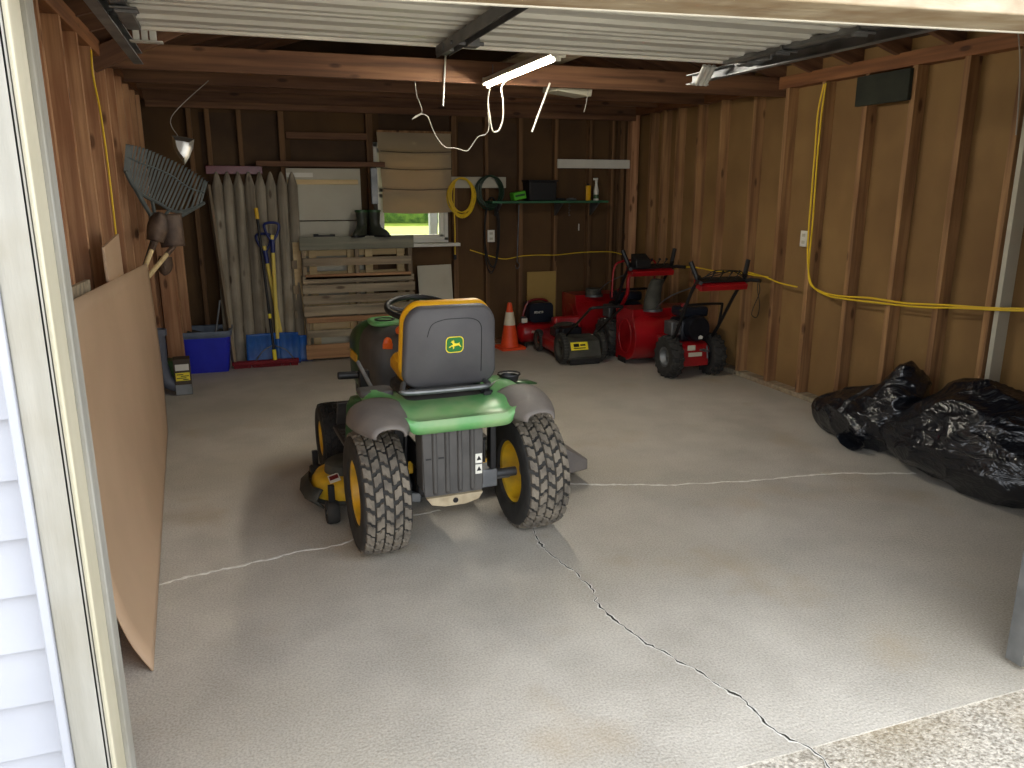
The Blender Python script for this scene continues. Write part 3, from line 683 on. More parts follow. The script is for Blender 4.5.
# dark felt patch between the studs
a, c = rwl(852, 100, XRW + .05), rwl(905, 78, XRW + .05)
tag(MB().box((0, 0, 0), (.03, abs(a.y - c.y), .19)).build('felt_patch', 'ventm', loc=(XRW - .016, (a.y + c.y) / 2 - .12, 2.23), bevel=.004), 'dark square felt patch high between studs of the right wall', 'patch')
# ------------------------------------------------------------------ garden tractor (local axes: x right, y forward, z up)
def wheel(parent, name, c, R, W, rimr, side, tread=True, rimm='yellow', tm='tire', lug=None, nb=30, hubm='dgalv', rows=5):
    h = W / 2
    def prof(u): return R - .006 - .055 * R * abs(u) ** 3.2
    P = [(-h * .78, rimr), (-h * .95, rimr + .012), (-h * 1.0, (rimr + R) * .5), (-h * .97, R * .90)]
    P += [(h * .92 * (k / 6), prof(k / 6)) for k in range(-6, 7)]
    P += [(h * .97, R * .90), (h, (rimr + R) * .5), (h * .95, rimr + .012), (h * .78, rimr)]
    base = MB(); base.lathe(P, axis='X', n=56); mb = MB()
    def radial(pts, h0, h1, a0, sharp=.86):
        lowr = []; hi = []
        for u, v in pts:
            a = a0 + v; rr = prof(min(1, abs(u) / h))
            lowr.append((u, (rr + h0) * math.sin(a), (rr + h0) * math.cos(a)))
        cu = sum(p[0] for p in pts) / len(pts); cv = sum(p[1] for p in pts) / len(pts)
        for u, v in pts:
            u2, v2 = cu + (u - cu) * sharp, cv + (v - cv) * sharp; a = a0 + v2; rr = prof(min(1, abs(u2) / h))
            hi.append((u2, (rr + h1) * math.sin(a), (rr + h1) * math.cos(a)))
        mb.rings([lowr, hi])
    if tread == 'turf':
        bwid = 2 * h * .92 / rows; st = 2 * PI / nb
        for r_ in range(rows):
            u0 = -h * .92 + (r_ + .5) * bwid; off = st / 2 * (r_ % 2)
            for k in range(nb):
                w_, v_ = bwid * .43, st * .36; kk = st * .15 * (1 if r_ % 2 else -1)
                pts = [(u0 - w_, -v_ - kk), (u0 - w_ * .2, -v_ - kk * .6), (u0 + w_ * .2, -v_ + kk * .6), (u0 + w_, -v_ + kk), (u0 + w_, v_ + kk), (u0 + w_ * .2, v_ + kk * .6), (u0 - w_ * .2, v_ - kk * .6), (u0 - w_, v_ - kk)]
                radial(pts, -.004, .011, k * st + off, .9)
    elif tread == 'lug':
        st = 2 * PI / nb
        for k in range(nb):
            for s in (-1, 1):
                pts = [(s * h * .08, -st * .28), (s * h * .98, -st * .05), (s * h * .98, st * .35), (s * h * .08, st * .12)]
                if s < 0: pts = pts[::-1]
                radial(pts, -.004, .018, k * st + (st / 2 if s < 0 else 0), .8)
    elif tread == 'rib':
        for k in range(nb):
            for s in (-1, 0, 1): radial([(s * h * .6 - h * .22, -.03), (s * h * .6 + h * .22, -.03), (s * h * .6 + h * .22, .03), (s * h * .6 - h * .22, .03)], -.002, .003, 2 * PI * k / nb)
    wh = base.build(name, 'rubber' if tread else tm, parent, loc=c, smooth=50)  # dark carcass puts the groove shade between tread blocks into its colour
    if tread: mb.build('tread', tm, wh, smooth=20)
    rp = [(-h * .80, rimr + .004), (-h * .84, rimr + .006), (-h * .80, rimr - .012), (-h * .45, rimr - .022), (-h * .1, rimr - .03), (-h * .02, rimr * .45), (-h * .10, rimr * .30), (-h * .10, .012)]
    rp2 = [(h * .02, .012), (h * .02, rimr * .30), (h * .08, rimr * .45), (h * .0, rimr - .028), (h * .45, rimr - .02), (h * .80, rimr - .012), (h * .84, rimr + .006), (h * .80, rimr + .004)]
    if side > 0: rp, rp2 = [(-u, r) for u, r in rp2][::-1] and [(-u, r) for u, r in rp], [(-u, r) for u, r in rp2]
    MB().lathe(rp + rp2 if side < 0 else rp + rp2, axis='X', n=40, wrap=True).build('rim', rimm, wh, smooth=40)
    mb = MB(); mb.cyl((-h * .35, 0, 0), (h * .35, 0, 0), rimr * .2, n=20); mb.cyl((side * h * .3, 0, 0), (side * h * .42, 0, 0), rimr * .12, n=12)
    mb.build('hub', hubm, wh, bevel=.001)
    return wh

TA = math.radians(2.6)
trac = thing('lawn_tractor', 'green and yellow ride-on lawn tractor with grey seat back parked on the garage floor', 'lawn tractor', (.885, 3.36, 0), TA)
T = trac
RR, TW, TX = .276, .215, .378
wheel(T, 'rear_wheel', (-TX, 0, RR), RR, TW, .145, -1, 'turf', nb=27)
wheel(T, 'rear_wheel', (TX - .01, 0, RR), RR, TW, .145, 1, 'turf', nb=27)
wheel(T, 'front_wheel', (-.40, 1.10, .20), .20, .15, .10, -1, 'turf', nb=24, rows=4, tm='rubber')
wheel(T, 'front_wheel', (.36, 1.10, .20), .20, .15, .10, 1, 'turf', nb=24, rows=4, tm='rubber')
CX = -.07
# rear axle, transaxle, frame rails
mb = MB(); mb.cyl((-.30, 0, RR), (.30, 0, RR), .022, n=16); mb.build('axle_shaft', 'dgalv', T)
mb = MB(); mb.cyl((.06, 0, RR - .01), (.19, 0, RR - .01), .045, n=20); mb.box((.11, .0, RR), (.16, .10, .09)); mb.cyl((.19, 0, RR - .01), (.27, 0, RR - .01), .018, n=14)
mb.build('axle_housing', 'galv', T, bevel=.006)
mb = MB(); mb.box((-.08, .08, .32), (.26, .26, .20)); mb.cyl((-.26, .02, RR), (-.2, .02, RR), .05); mb.build('transaxle', 'bmetal', T, bevel=.02)
mb = MB()
for s in (-1, 1):
    mb.box((CX + s * .15, .5, .46), (.012, 1.35, .11))
mb.box((CX, -.14, .50), (.31, .012, .12)); mb.build('frame', 'bmetal', T, bevel=.004)
mb = MB(); mb.box((-.27, -.02, .50), (.05, .05, .34)); mb.cyl((-.25, -.04, .36), (-.24, -.05, .66), .012, n=10); mb.build('fender_support', 'bmetal', T, bevel=.004)
mb = MB(); mb.box((.16, -.05, .5), (.03, .05, .34)); mb.cyl((.17, -.03, .4), (.15, -.04, .62), .012); mb.build('fender_support', 'bmetal', T, bevel=.004)
MB().prism([(-.02, .40), (.3, .30), (.3, .26), (-.02, .34)], 0, -.27, -.20).build('lift_arm', 'yellow', T, bevel=.004)
MB().box((-.23, .0, .235), (.10, .10, .05), rot=(0, .15, 0)).build('axle_bracket', 'galv', T, bevel=.008)
# hitch plate
mb = MB(); PX = -.105; zt, zb_ = .665, .305
mb.prism([(PX - .135, zt), (PX + .135, zt), (PX + .130, zb_ + .035), (PX + .11, zb_), (PX - .11, zb_), (PX - .130, zb_ + .035)], 1, -.305, -.293)
mb.box((PX - .131, -.25, (zt + zb_) / 2 + .02), (.008, .10, zt - zb_ - .06)); mb.box((PX + .131, -.25, (zt + zb_) / 2 + .02), (.008, .10, zt - zb_ - .06))
hp = mb.build('hitch_cover', 'plate', T, bevel=.004)
for k in range(4):
    x = PX - .082 + k * .055
    m2 = MB(); m2.cyl((x, -.303, zb_ + .045), (x, -.303, zt - .035), .012, n=12); m2.ball((x, -.303, zt - .035), .012, 12); m2.ball((x, -.303, zb_ + .045), .012, 12)
    m2.build('rib', 'plate', hp)
for x in (PX - .109, PX - .054, PX + .028, PX + .083): MB().box((x, -.3055, .50), (.024, .003, .007)).build('slot', 'dark', hp)
MB().prism([(PX - .126, zb_ + .028), (PX + .126, zb_ + .028), (PX + .105, zb_ - .004), (PX + .045, zb_ - .018), (PX - .045, zb_ - .018), (PX - .105, zb_ - .004)], 1, -.325, -.285).build('drawbar', 'dust', T, bevel=.003)
MB().cyl((PX, -.327, zb_ + .006), (PX, -.32, zb_ + .006), .012).build('drawbar_hole', 'bmetal', T)
for z in (.43, .478):
    l_ = MB().box((PX + .112, -.3065, z), (.030, .002, .042)).build('warning_label', 'white', hp)
    MB().prism([(PX + .102, z - .008), (PX + .124, z - .008), (PX + .113, z + .012)], 1, -.308, -.3072).build('label_symbol', 'bmetal', l_)
# fender deck
def fender_z(x, y):
    u = (x - CX) / .365
    side = max(0, min(1, (abs(u) - .5) / .3)); side = side * side * (3 - 2 * side)
    z = .705 + .035 * side - .12 * max(0, y)
    fr = max(0, min(1, (y - .1) / .2)); z += .0 * fr
    e = max(0, min(1, (-y - .17) / .13)); z -= .03 * e ** 2.2
    s2 = max(0, min(1, (abs(u) - .86) / .14)); z -= .04 * s2 ** 2
    return z
rows = []
NX, NY = 48, 26
for j in range(NY + 1):
    v = j / NY; row = []
    for i in range(NX + 1):
        u = i / NX * 2 - 1
        yr = -.335 + .05 * abs(u) ** 4 + .03 * math.exp(-(u / .25) ** 2) * 0
        y = yr + (.13 - yr) * v
        x = CX + .365 * u * (1 - .03 * v)
        row.append((x, y, fender_z(x, y)))
    rows.append(row)
sk = lambda x: .15 + .85 * max(0, min(1, (.275 - abs(x - CX)) / .06))
skirt = [[(x, y - .004, z - .052 * sk(x)) for x, y, z in rows[0]], [(x, y - .010, z - .02 * sk(x)) for x, y, z in rows[0]]]
fd = MB().rings(skirt + rows, closed=False, cap=False).build('fender_deck', 'green', T, smooth=60, solid=.005, bevel=0)
# panel seams / recess under seat
MB().prism([(x, y) for x, y in rrect(.36, .30, .05, cx=CX, cy=.03)], 2, .70, .708).build('seat_platform', 'plate', T, bevel=.003)
mb = MB()
for k in range(4): mb.box((CX + .18 + .012 * (k % 2), -.14 + k * .018, .715), (.035, .006, .018))
mb.build('switch_ribs', 'bmetal', T, bevel=.001)
for s, z in ((-1, .72), (1, .72)):
    MB().lathe([(.006, .001), (.006, .012), (.0, .026), (0, .001)], c=(CX + s * .22, -.20, .703), axis='Z', n=20).build('fender_bolt', 'dgreen' if s > 0 else 'bmetal', T)
for s in (-1, 1):
    # moulded wheel guards at the rear corners
    rings = []
    for k in range(13):
        t_ = k / 12; y = -.405 + .26 * t_
        hw_ = .125 * math.sin(PI * min(1, .07 + .43 * t_)) ** .5; hh = .098 * math.sin(PI * min(1, .06 + .44 * t_)) ** .6
        cx_ = CX + s * (.322); ring = []
        for a in range(17):
            th = PI * a / 16
            ring.append((cx_ + s * .0 + hw_ * math.cos(th), y, .645 + (hh * math.sin(th) ** .7 if 0 < a < 16 else 0)))
        rings.append(ring)
    MB().rings(rings, closed=False, cap=False).build('wheel_guard', 'cap', T, smooth=70, solid=.008)
    # side skirt in front of the rear tyre
    xx = -.02 + s * .43
    MB().rings([[(xx, .00, .70), (xx, .12, .69), (xx, .24, .62), (xx, .31, .48), (xx, .34, .34)], [(xx - s * .12, .00, .71), (xx - s * .12, .12, .70), (xx - s * .12, .24, .63), (xx - s * .12, .31, .48), (xx - s * .12, .34, .34)]], closed=False, cap=False).build('side_skirt', 'dgreen', T, solid=.006)
mb = MB(); mb.lathe([(0, .001), (0, .042), (.030, .048), (.036, .054), (.030, .056), (.030, .048), (.028, .040), (.006, .036), (.006, .001)], c=(.275, .02, .722), axis='Z', n=28)
mb.build('cup_holder', 'black', T)
MB().prism(rrect(.15, .12, .03, cx=-.36, cy=.02), 2, .715, .742).build('fender_tray', 'plate', T, bevel=.008)
mb = MB(); mb.tube(smoothpath([(.13, -.06, .715), (.18, -.03, .725), (.22, .0, .735)]), .009, 8); mb.build('adjust_lever', 'black', T)
# seat
SX, SY, SZ = -.03, .06, .748
tilt = .11
st = bpy.data.objects.new('seat', None); COL.objects.link(st); st.parent = T; st.location = (SX, SY - .09, SZ); st.rotation_euler = (tilt * 1.0, 0, -.0)
def seatback(w, h, t0, t1, z0, r, topf, name, m, bev):
    mb = MB(); pts = rrect(w, h, r, n=8, cy=z0 + h / 2, top=topf)
    rings = []
    for k, (f, y) in enumerate(((.93, t0), (.985, t0 + .012), (1, t0 + .03), (1, t1 - .02), (.97, t1))):
        rings.append([(x * f, y, (z - z0 - h / 2) * f + z0 + h / 2 + (.014 * (1 - (2 * x / w) ** 2) if z > z0 + h / 2 else 0)) for x, z in pts])
    return mb.rings(rings).build(name, m, st, smooth=50)
sb = seatback(.440, .362, -.014, .040, -.012, .075, .93, 'seat_shell', 'shell', 0)
seatback(.448, .368, .036, .095, -.008, .085, .93, 'backrest_cushion', 'ycush', 0)
# recessed line of the back panel
hx = .125; P = smoothpath([(-hx, 0, .215), (-hx + .02, 0, .268), (-hx + .07, 0, .288), (0, 0, .291), (hx - .05, 0, .288), (hx - .008, 0, .262), (hx, 0, .20), (hx + .002, 0, .04)], 6)
MB().tube([(p.x + .015, -.0125, p.z + .012) for p in P], .0028, 6).build('panel_groove', 'dark', sb)
# badge
lg = bpy.data.objects.new('badge', None); COL.objects.link(lg); lg.parent = st; lg.location = (.01, -.0135, .185)
lg = MB().prism(rrect(.082, .074, .02, n=6), 1, -.001, .001).build('badge', 'logoy', sb, loc=(.015, -.0135, .185), smooth=0)
bpy.data.objects.remove([o for o in st.children if o.name.startswith('badge') and o.type == 'EMPTY'][0])
deer = [(-26, -6), (-22, -3), (-14, 2), (-8, 3), (-10, 8), (-14, 12), (-18, 11), (-17, 14), (-12, 16), (-14, 21), (-10, 17), (-6, 18), (-8, 22), (-3, 17), (-3, 12), (0, 8), (8, 7), (16, 8), (21, 11), (20, 6), (26, -3), (30, -8), (25, -6), (17, 0), (12, 0), (2, -2), (-4, -3), (-2, -9), (-8, -13), (-7, -8), (-10, -3), (-16, -3), (-22, -8)]
ins = MB().prism(rrect(.074, .066, .017, n=6), 1, -.0018, -.0008).build('badge_field', 'logog', sb, loc=(.015, -.0138, .185), smooth=0)
bpy_deer = MB().prism([(x * .00105, (z - 3) * .00125) for x, z in deer], 1, -.003, -.0015).build('badge_deer', 'logoy', sb, loc=(.015, -.0142, .185), smooth=0)
mb = MB(); pts = rrect(.36, .40, .10, n=8, cx=0, cy=.28)
mb.rings([[(x * .93, y, -.05) for x, y in pts], [(x, y, -.03) for x, y in pts], [(x, y, .0) for x, y in pts], [(x * .94, (y - .3) * .94 + .3, .02) for x, y in pts]])
mb.build('seat_cushion', 'ycush', st, smooth=60)
mb = MB(); mb.box((0, .24, -.03), (.34, .36, .03)); mb.build('seat_pan', 'bmetal', st, bevel=.008)
mb = MB(); mb.tube(smoothpath([(-.24, -.02, .762), (-.26, -.08, .752), (-.24, -.115, .744), (0, -.12, .742), (.12, -.115, .744), (.13, -.05, .75)], 5), .0125, 10)
mb.build('seat_bar', 'galv', T)
for s in (-1, 1):
    P = [(CX + s * .09 + .022 * math.cos(a * .7), .0 + .022 * math.sin(a * .7), .705 + a * .0012) for a in range(40)]
    MB().tube(P, .004, 6).build('seat_spring', 'dgalv', T)
mb = MB(); mb.box((CX, .1, .725), (.30, .26, .03)); mb.build('seat_mount', 'bmetal', T, bevel=.004)
# dash, hood, steering
def loft(secs, name, m, parent, smooth=50, **k):
    """secs: (y, halfwidth, zbottom, ztop, roundness)"""
    rings = []
    for y, hw_, zb, zt_, r_, cx_ in secs:
        ring = []
        n = 28
        for i in range(n):
            a = 2 * PI * i / n; ca, sa = math.cos(a), math.sin(a)
            e = 2 / r_
            x = hw_ * math.copysign(abs(ca) ** e, ca); z = (zt_ - zb) / 2 * math.copysign(abs(sa) ** e, sa)
            ring.append((cx_ + x, y, (zt_ + zb) / 2 + z))
        rings.append(ring)
    return MB().rings(rings).build(name, m, parent, smooth=smooth, **k)
HX = -.03
loft([(.52, .19, .50, .86, 4, HX), (.56, .225, .48, .90, 4, HX), (.66, .238, .46, .915, 4, HX), (.84, .244, .46, .915, 4, HX)], 'dash_console', 'plate', T)
hd_ = loft([(.80, .23, .50, .915, 4, HX), (.84, .25, .48, .925, 4, HX), (1.05, .24, .46, .89, 4, HX), (1.25, .22, .44, .84, 4, HX), (1.34, .19, .46, .79, 3.5, HX), (1.40, .15, .50, .73, 3, HX)], 'hood', 'dgreen', T)
for s in (-1, 1): MB().box((HX + s * .249, .95, .70), (.008, .20, .05)).build('hood_stripe', 'yellow', hd_, bevel=.002)
MB().prism(rrect(.40, .20, .06, cx=HX, cy=.74), 2, .905, .93).build('dash_top', 'green', T, bevel=.01)
MB().lathe([(.0, .001), (.0, .05), (.006, .055), (.008, .045), (-.003, .04), (-.003, .001)], c=(HX - .12, .72, .928), axis='Z', n=24).build('dash_cup_recess', 'dark', T)
# orange controls
kn = MB(); kn.ball((0, 0, 0), .03, 16, sc=(.8, .35, 1)); kn.box((0, -.006, -.015), (.05, .012, .03)); kn.build('choke_knob', 'orange', T, loc=(HX - .155, .515, .845), rot=(0, .1, 0), bevel=.003)
kn = MB(); kn.ball((0, 0, 0), .028, 16, sc=(1, .5, .8)); kn.cyl((0, 0, 0), (.03, .02, -.04), .008); kn.build('throttle_knob', 'orange', T, loc=(HX - .08, .54, .90))
mb = MB(); mb.cyl((HX, .68, .86), (HX + .01, .56, 1.0), .026, .022, n=20); mb.build('steering_column', 'plate', T)
sw_ = bpy.data.objects.new('steering_wheel', None)
mb = MB(); R_ = .165
mb.tube([(R_ * math.cos(2 * PI * k / 48), R_ * math.sin(2 * PI * k / 48), 0) for k in range(48)], .0145, 12, closed=True)
swm = mb.build('steering_wheel', 'black', T, loc=(HX + .035, .60, 1.0), rot=(.22, .0, 0))
mb = MB()
for a in (.3, PI - .3, -PI / 2):
    mb.tube([(0, 0, -.02), (.09 * math.cos(a), .09 * math.sin(a), -.018), (R_ * math.cos(a), R_ * math.sin(a), 0)], [.018, .012, .010], 8)
mb.cyl((0, 0, -.035), (0, 0, .005), .042, n=24); mb.build('spoke', 'plate', swm)
# left levers
mb = MB(); mb.cyl((-.315, .24, .66), (-.372, .34, .80), .0095, n=12); mb.build('lift_lever', 'galv', T)
mb = MB(); mb.cyl((-.46, .40, .725), (-.36, .40, .722), .019, n=16); mb.box((-.335, .40, .70), (.05, .05, .09)); mb.cyl((-.34, .4, .66), (-.30, .4, .45), .016)
mb.build('pedal_lever', 'black', T, bevel=.006)
# footrests, dash sides
for s in (-1, 1):
    mb = MB(); mb.box((CX + s * .26, .60, .335), (.20, .50, .02)); mb.box((CX + s * .24, .82, .42), (.2, .02, .16), rot=(.5, 0, 0))
    for k in range(7): mb.box((CX + s * .26, .42 + k * .055, .348), (.17, .018, .008))
    mb.build('footrest', 'plate', T, bevel=.004)
mb = MB(); mb.box((HX, .5, .55), (.30, .42, .24)); mb.build('tunnel_cover', 'plate', T, bevel=.03)
mb = MB(); mb.box((HX, 1.1, .34), (.34, .45, .18)); mb.cyl((-.30, 1.1, .22), (.28, 1.1, .22), .02); mb.build('front_axle', 'bmetal', T, bevel=.006)
mb = MB(); mb.box((HX, 1.36, .42), (.34, .1, .10)); mb.build('bumper', 'bmetal', T, bevel=.02)
# mower deck
dk = MB(); out = []
for k in range(64):
    a = 2 * PI * k / 64; ca, sa = math.cos(a), math.sin(a); e = 2 / 3.2
    out.append((.555 * math.copysign(abs(ca) ** e, ca), (.24 if True else 0) * math.copysign(abs(sa) ** e, sa)))
rings = []
for f, z in ((1.0, .055), (1.01, .08), (.99, .125), (.95, .155), (.85, .172), (.5, .178)):
    rings.append([(HX + x * f + (0 if f < 1 else 0), .62 + y * (f if f > .9 else f), z) for x, y in out])
dko = dk.rings(rings).build('mower_deck', 'yellow', T, smooth=45)
MB().prism([(HX + x * 1.02, .62 + y * 1.02) for x, y in out], 2, .05, .075).build('deck_skirt', 'mgrey', dko, bevel=.006)
for x in (-.37, 0, .37):
    mb = MB(); mb.lathe([(.17, .001), (.17, .12), (.215, .115), (.23, .09), (.23, .001)], c=(HX + x, .62, 0), axis='Z', n=28); mb.build('spindle_cover', 'mgrey', dko)
for x, y in ((-.50, .34), (.46, .34), (-.50, .90), (.46, .90)):
    gw = MB().lathe([(-.028, .018), (-.03, .052), (-.018, .058), (.018, .058), (.03, .052), (.028, .018)], c=(0, 0, 0), axis='X', n=28, wrap=True).build('gauge_wheel', 'rubber', dko, loc=(HX + x, y, .058))
    MB().cyl((-.034, 0, 0), (.034, 0, 0), .018).build('hub', 'bmetal', gw)
    MB().box((0, 0, .07), (.03, .03, .14)).build('bracket', 'bmetal', gw, bevel=.004)
MB().rings([[(-.56, .42, .15), (-.595, .50, .14), (-.60, .62, .13), (-.58, .76, .13)], [(-.60, .40, .10), (-.635, .49, .09), (-.645, .62, .09), (-.62, .78, .09)], [(-.56, .40, .06), (-.60, .5, .06), (-.61, .62, .06), (-.57, .76, .06)]], closed=False, cap=False).build('bumper_guard', 'mgrey', dko, solid=.012, smooth=60)
lb_ = MB().box((0, 0, 0), (.055, .06, .002)).build('deck_sticker', 'white', dko, loc=(-.49, .50, .172), rot=(.35, -.25, 0)); MB().box((0, .005, .0015), (.045, .03, .002)).build('sticker_band', 'dred', lb_)
ch = MB(); ch.rings([[(.50, .40, .20), (.50, .80, .20), (.50, .80, .06), (.50, .40, .06)], [(.72, .34, .235), (.72, .76, .235), (.72, .76, .07), (.72, .34, .07)], [(.88, .36, .14), (.88, .66, .14), (.88, .66, .08), (.88, .36, .08)]]).build('discharge_chute', 'cap', dko, bevel=.01)
# ------------------------------------------------------------------ left side: hardboard sheet and odds behind it
def sheet(name, m, near, far, label, cat, th=.006):
    """near / far: edge profiles (x, y, z) bottom to top, sheet spans between them"""
    rows = []
    for k in range(25):
        t = k / 24; rows.append([a.lerp(b, t) for a, b in zip(near, far)])
    return tag(MB().rings(rows, closed=False, cap=False).build(name, m, smooth=60, solid=th), label, cat)
D = fl(153, 672)
c1 = fl(167.5, 432); tp0 = at_plane(75, 299, 0, -.552); tp1 = at_plane(147, 263, 0, -.552)
far = smoothpath([(c1.x, c1.y, .004), (c1.x + .008, c1.y + .0, .5), (tp1.x, tp1.y, tp1.z)], 8)
sl = (tp0.z - tp1.z) / (tp0.y - tp1.y); yn = 2.62
near = smoothpath([(D.x, D.y, .004), (-.447, D.y, .14), (-.495, D.y, .36), (-.535, yn, .78), (-.552, yn, tp0.z + sl * (yn - tp0.y))], 4)
sheet('hardboard_sheet', 'hard', near, far, 'large tan hardboard sheet leaning on the left wall just inside the door', 'hardboard sheet')
p = at_plane(112, 268, 0, -.575)
o = MB().box((0, 0, 0), (.012, .52, .26)).build('cardboard_piece', 'hard', loc=(-.572, p.y + .05, p.z), rot=(.06, 0, 0), bevel=.002)
tag(o, 'small tan board piece standing behind the top edge of the hardboard sheet', 'board')
o = MB().box((0, 0, 0), (.02, .9, .06)).build('dark_strip', 'pallet', loc=(-.58, 3.1, tp0.z + .005), rot=(-.03, 0, 0), bevel=.002)
tag(o, 'dull wood strip lying along the near top of the hardboard sheet', 'wood strip')
P = [at_plane(*q, 0, -.648) for q in ((91, 50), (93, 75), (100, 110), (106, 150), (111, 190), (115, 225), (117, 243))]
yc_ = tag(MB().tube(smoothpath(P), .0055, 6).build('yellow_cable', 'ycord'), 'yellow cable stapled down the reddish boards of the left wall', 'cable')
tag(MB().cyl(P[-1] + Vector((0, 0, -.002)), P[-1] + Vector((0, 0.005, -.07)), .010).build('cable_plug', 'sblue'), 'small blue connector at the lower end of the yellow cable', 'connector')

# leaf rake and shovels hung at the back of the left wall
RA, RB = at_plane(124, 172, 1, 5.62), at_plane(206, 200, 1, 6.4)       # the fan stands at an angle to the wall
rn = Vector((RB.y - RA.y, -(RB.x - RA.x), 0)).normalized()
def rk(px, py, dy=0):
    r = RW @ Vector((px - 512, 384 - py, CF)); o = Vector((0, 0, CH)); t = (RA - o).dot(rn) / r.dot(rn)
    return o + r * t - rn * dy * (1 if rn.y < 0 else -1) * -1
rake = thing('leaf_rake', 'wide grey plastic leaf rake hung head up at the back of the left wall', 'rake', rk(157, 226))
o0 = rake.location.copy()
def rl(px, py): return rk(px, py) - o0
tpx = smoothpath([(127, 143, 0), (143, 146, 0), (160, 153, 0), (178, 161, 0), (194, 170, 0), (207, 180, 0)], 8)
bpx = smoothpath([(125, 171, 0), (134, 188, 0), (146, 197, 0), (160, 204, 0), (176, 212, 0), (200, 206, 0)], 8)
nt_ = 25; NI = len(tpx) - 1
fwd = Vector((.2, -1, 0)).normalized()
def lp(P, t):
    f = t * NI; i = min(int(f), NI - 1); return P[i].lerp(P[i + 1], f - i)
for k in range(nt_):
    t = k / (nt_ - 1); a = lp(tpx, t); b_ = lp(bpx, t)
    A, B = rl(a.x, a.y), rl(b_.x, b_.y); tip = A + fwd * .05 + Vector((0, 0, -.012))
    d = (A - B); w_ = Vector((.0075, .004, 0))
    mb = MB(); rings = []
    for c_ in (B, B.lerp(A, .5) + fwd * .008, B.lerp(A, .96) + fwd * .012, tip):
        rings.append([c_ - w_, c_ + w_, c_ + w_ - fwd * .006, c_ - w_ - fwd * .006])
    mb.rings(rings).build('tine', 'rake', rake, smooth=0)
for f, wd in ((.0, .011), (.52, .007)):
    P = [rl(*(lp(bpx, k / 16).lerp(lp(tpx, k / 16), f + (.14 * math.sin(PI * k / 16) if f else 0)))[:2]) + fwd * .004 for k in range(17)]
    MB().tube(P, wd, 6).build('cross_band', 'rake', rake)
hubp = rl(157, 226)
for (x, y, wd) in ((126, 172, .013), (137, 190, .012), (152, 200, .012), (170, 209, .012), (186, 211, .012), (204, 203, .013)):
    q = rl(x, y); h0 = hubp + (q - hubp).normalized() * .03
    MB().tube([h0, h0.lerp(q, .5) + Vector((0, 0, -.012 if x in (126, 204) else 0)), q], wd, 6).build('spoke', 'rake', rake)
n1, n2, n3, n4 = rl(150, 212), rl(168, 216), rl(172, 232), rl(148, 232)
MB().rings([[n1 + fwd * .01, n2 + fwd * .01, n3 + fwd * .02, n4 + fwd * .02], [n1 - fwd * .02, n2 - fwd * .02, n3 - fwd * .01, n4 - fwd * .01]]).build('neck', 'rake', rake, bevel=.004)
def handle_end(y): return Vector((-.615, y, .98))
MB().cyl(hubp, handle_end(5.45) - o0, .013).build('handle', 'rake', rake)
def spade(px, py, w, h, ang, label, kind, off, ey, m='spade'):
    c = rk(px, py) + Vector((.2, -1, 0)).normalized() * off; t = thing('shovel', label, 'shovel', c)
    rows = []
    for j in range(13):
        v = j / 12; row = []
        if kind == 'round': ww = w / 2 * (math.sqrt(max(0.03, 1 - ((v - .40) / .61) ** 2)) if v > .40 else .82 + .18 * v / .4)
        else: ww = w / 2 * (.92 + .08 * v)
        for i in range(11):
            u = i / 5 - 1; row.append((u * ww, -.035 * (1 - u * u) + .03 * v * v, v * h))
        rows.append(row)
    b = MB().rings(rows, closed=False, cap=False).build('blade', m, t, smooth=80, solid=.004); b.rotation_euler = (0, ang, 0)
    e = handle_end(ey) - c
    MB().tube([Vector((math.sin(ang), 0, math.cos(ang))) * .08 + Vector((0, -.02, 0)), Vector((0, -.01, 0)), e * .2], [.012, .02, .018], 10).build('socket', m, t)
    MB().cyl(e * .18, e, .015).build('handle', 'blond', t)
    return t
spade(153, 240, .125, .19, .25, 'rust brown rounded shovel hung blade up in front of the leaf rake', 'round', .12, 5.35)
spade(172, 246, .165, .22, -.06, 'dark brown square shovel hung blade up beside the rounded shovel', 'square', .07, 5.42)
sp3 = spade(165, 256, .095, .13, 3.3, 'small grey brown spade hanging lowest of the tools under the leaf rake', 'round', .03, 5.5)
# foil bag hanging from the wall behind the rake
fp = bk(182, 148, 6.2)
mb = MB(); rr = random.Random(3)
pts = [(-.06, .085), (.02, .075), (.085, .06), (.07, 0), (.045, -.06), (.005, -.115), (-.03, -.06), (-.055, 0)]
rings = []
for k, (f, y) in enumerate(((.6, -.02), (1, -.008), (1, .008), (.6, .02))):
    rings.append([(x * f + rr.uniform(-.004, .004), y + rr.uniform(-.004, .004), z * f) for x, z in pts])
fb = tag(mb.rings(rings).build('foil_bag', 'foil', loc=fp, smooth=20), 'crumpled silvery plastic bag hanging above the leaf rake', 'bag')
tag(MB().tube(smoothpath([fp + Vector((-.02, 0, .08)), fp + Vector((-.05, .1, .22)), Vector((-.1, 6.48, 2.36))]), .003, 5).build('bag_string', 'wcord'), 'thin string holding up the silvery bag', 'string')

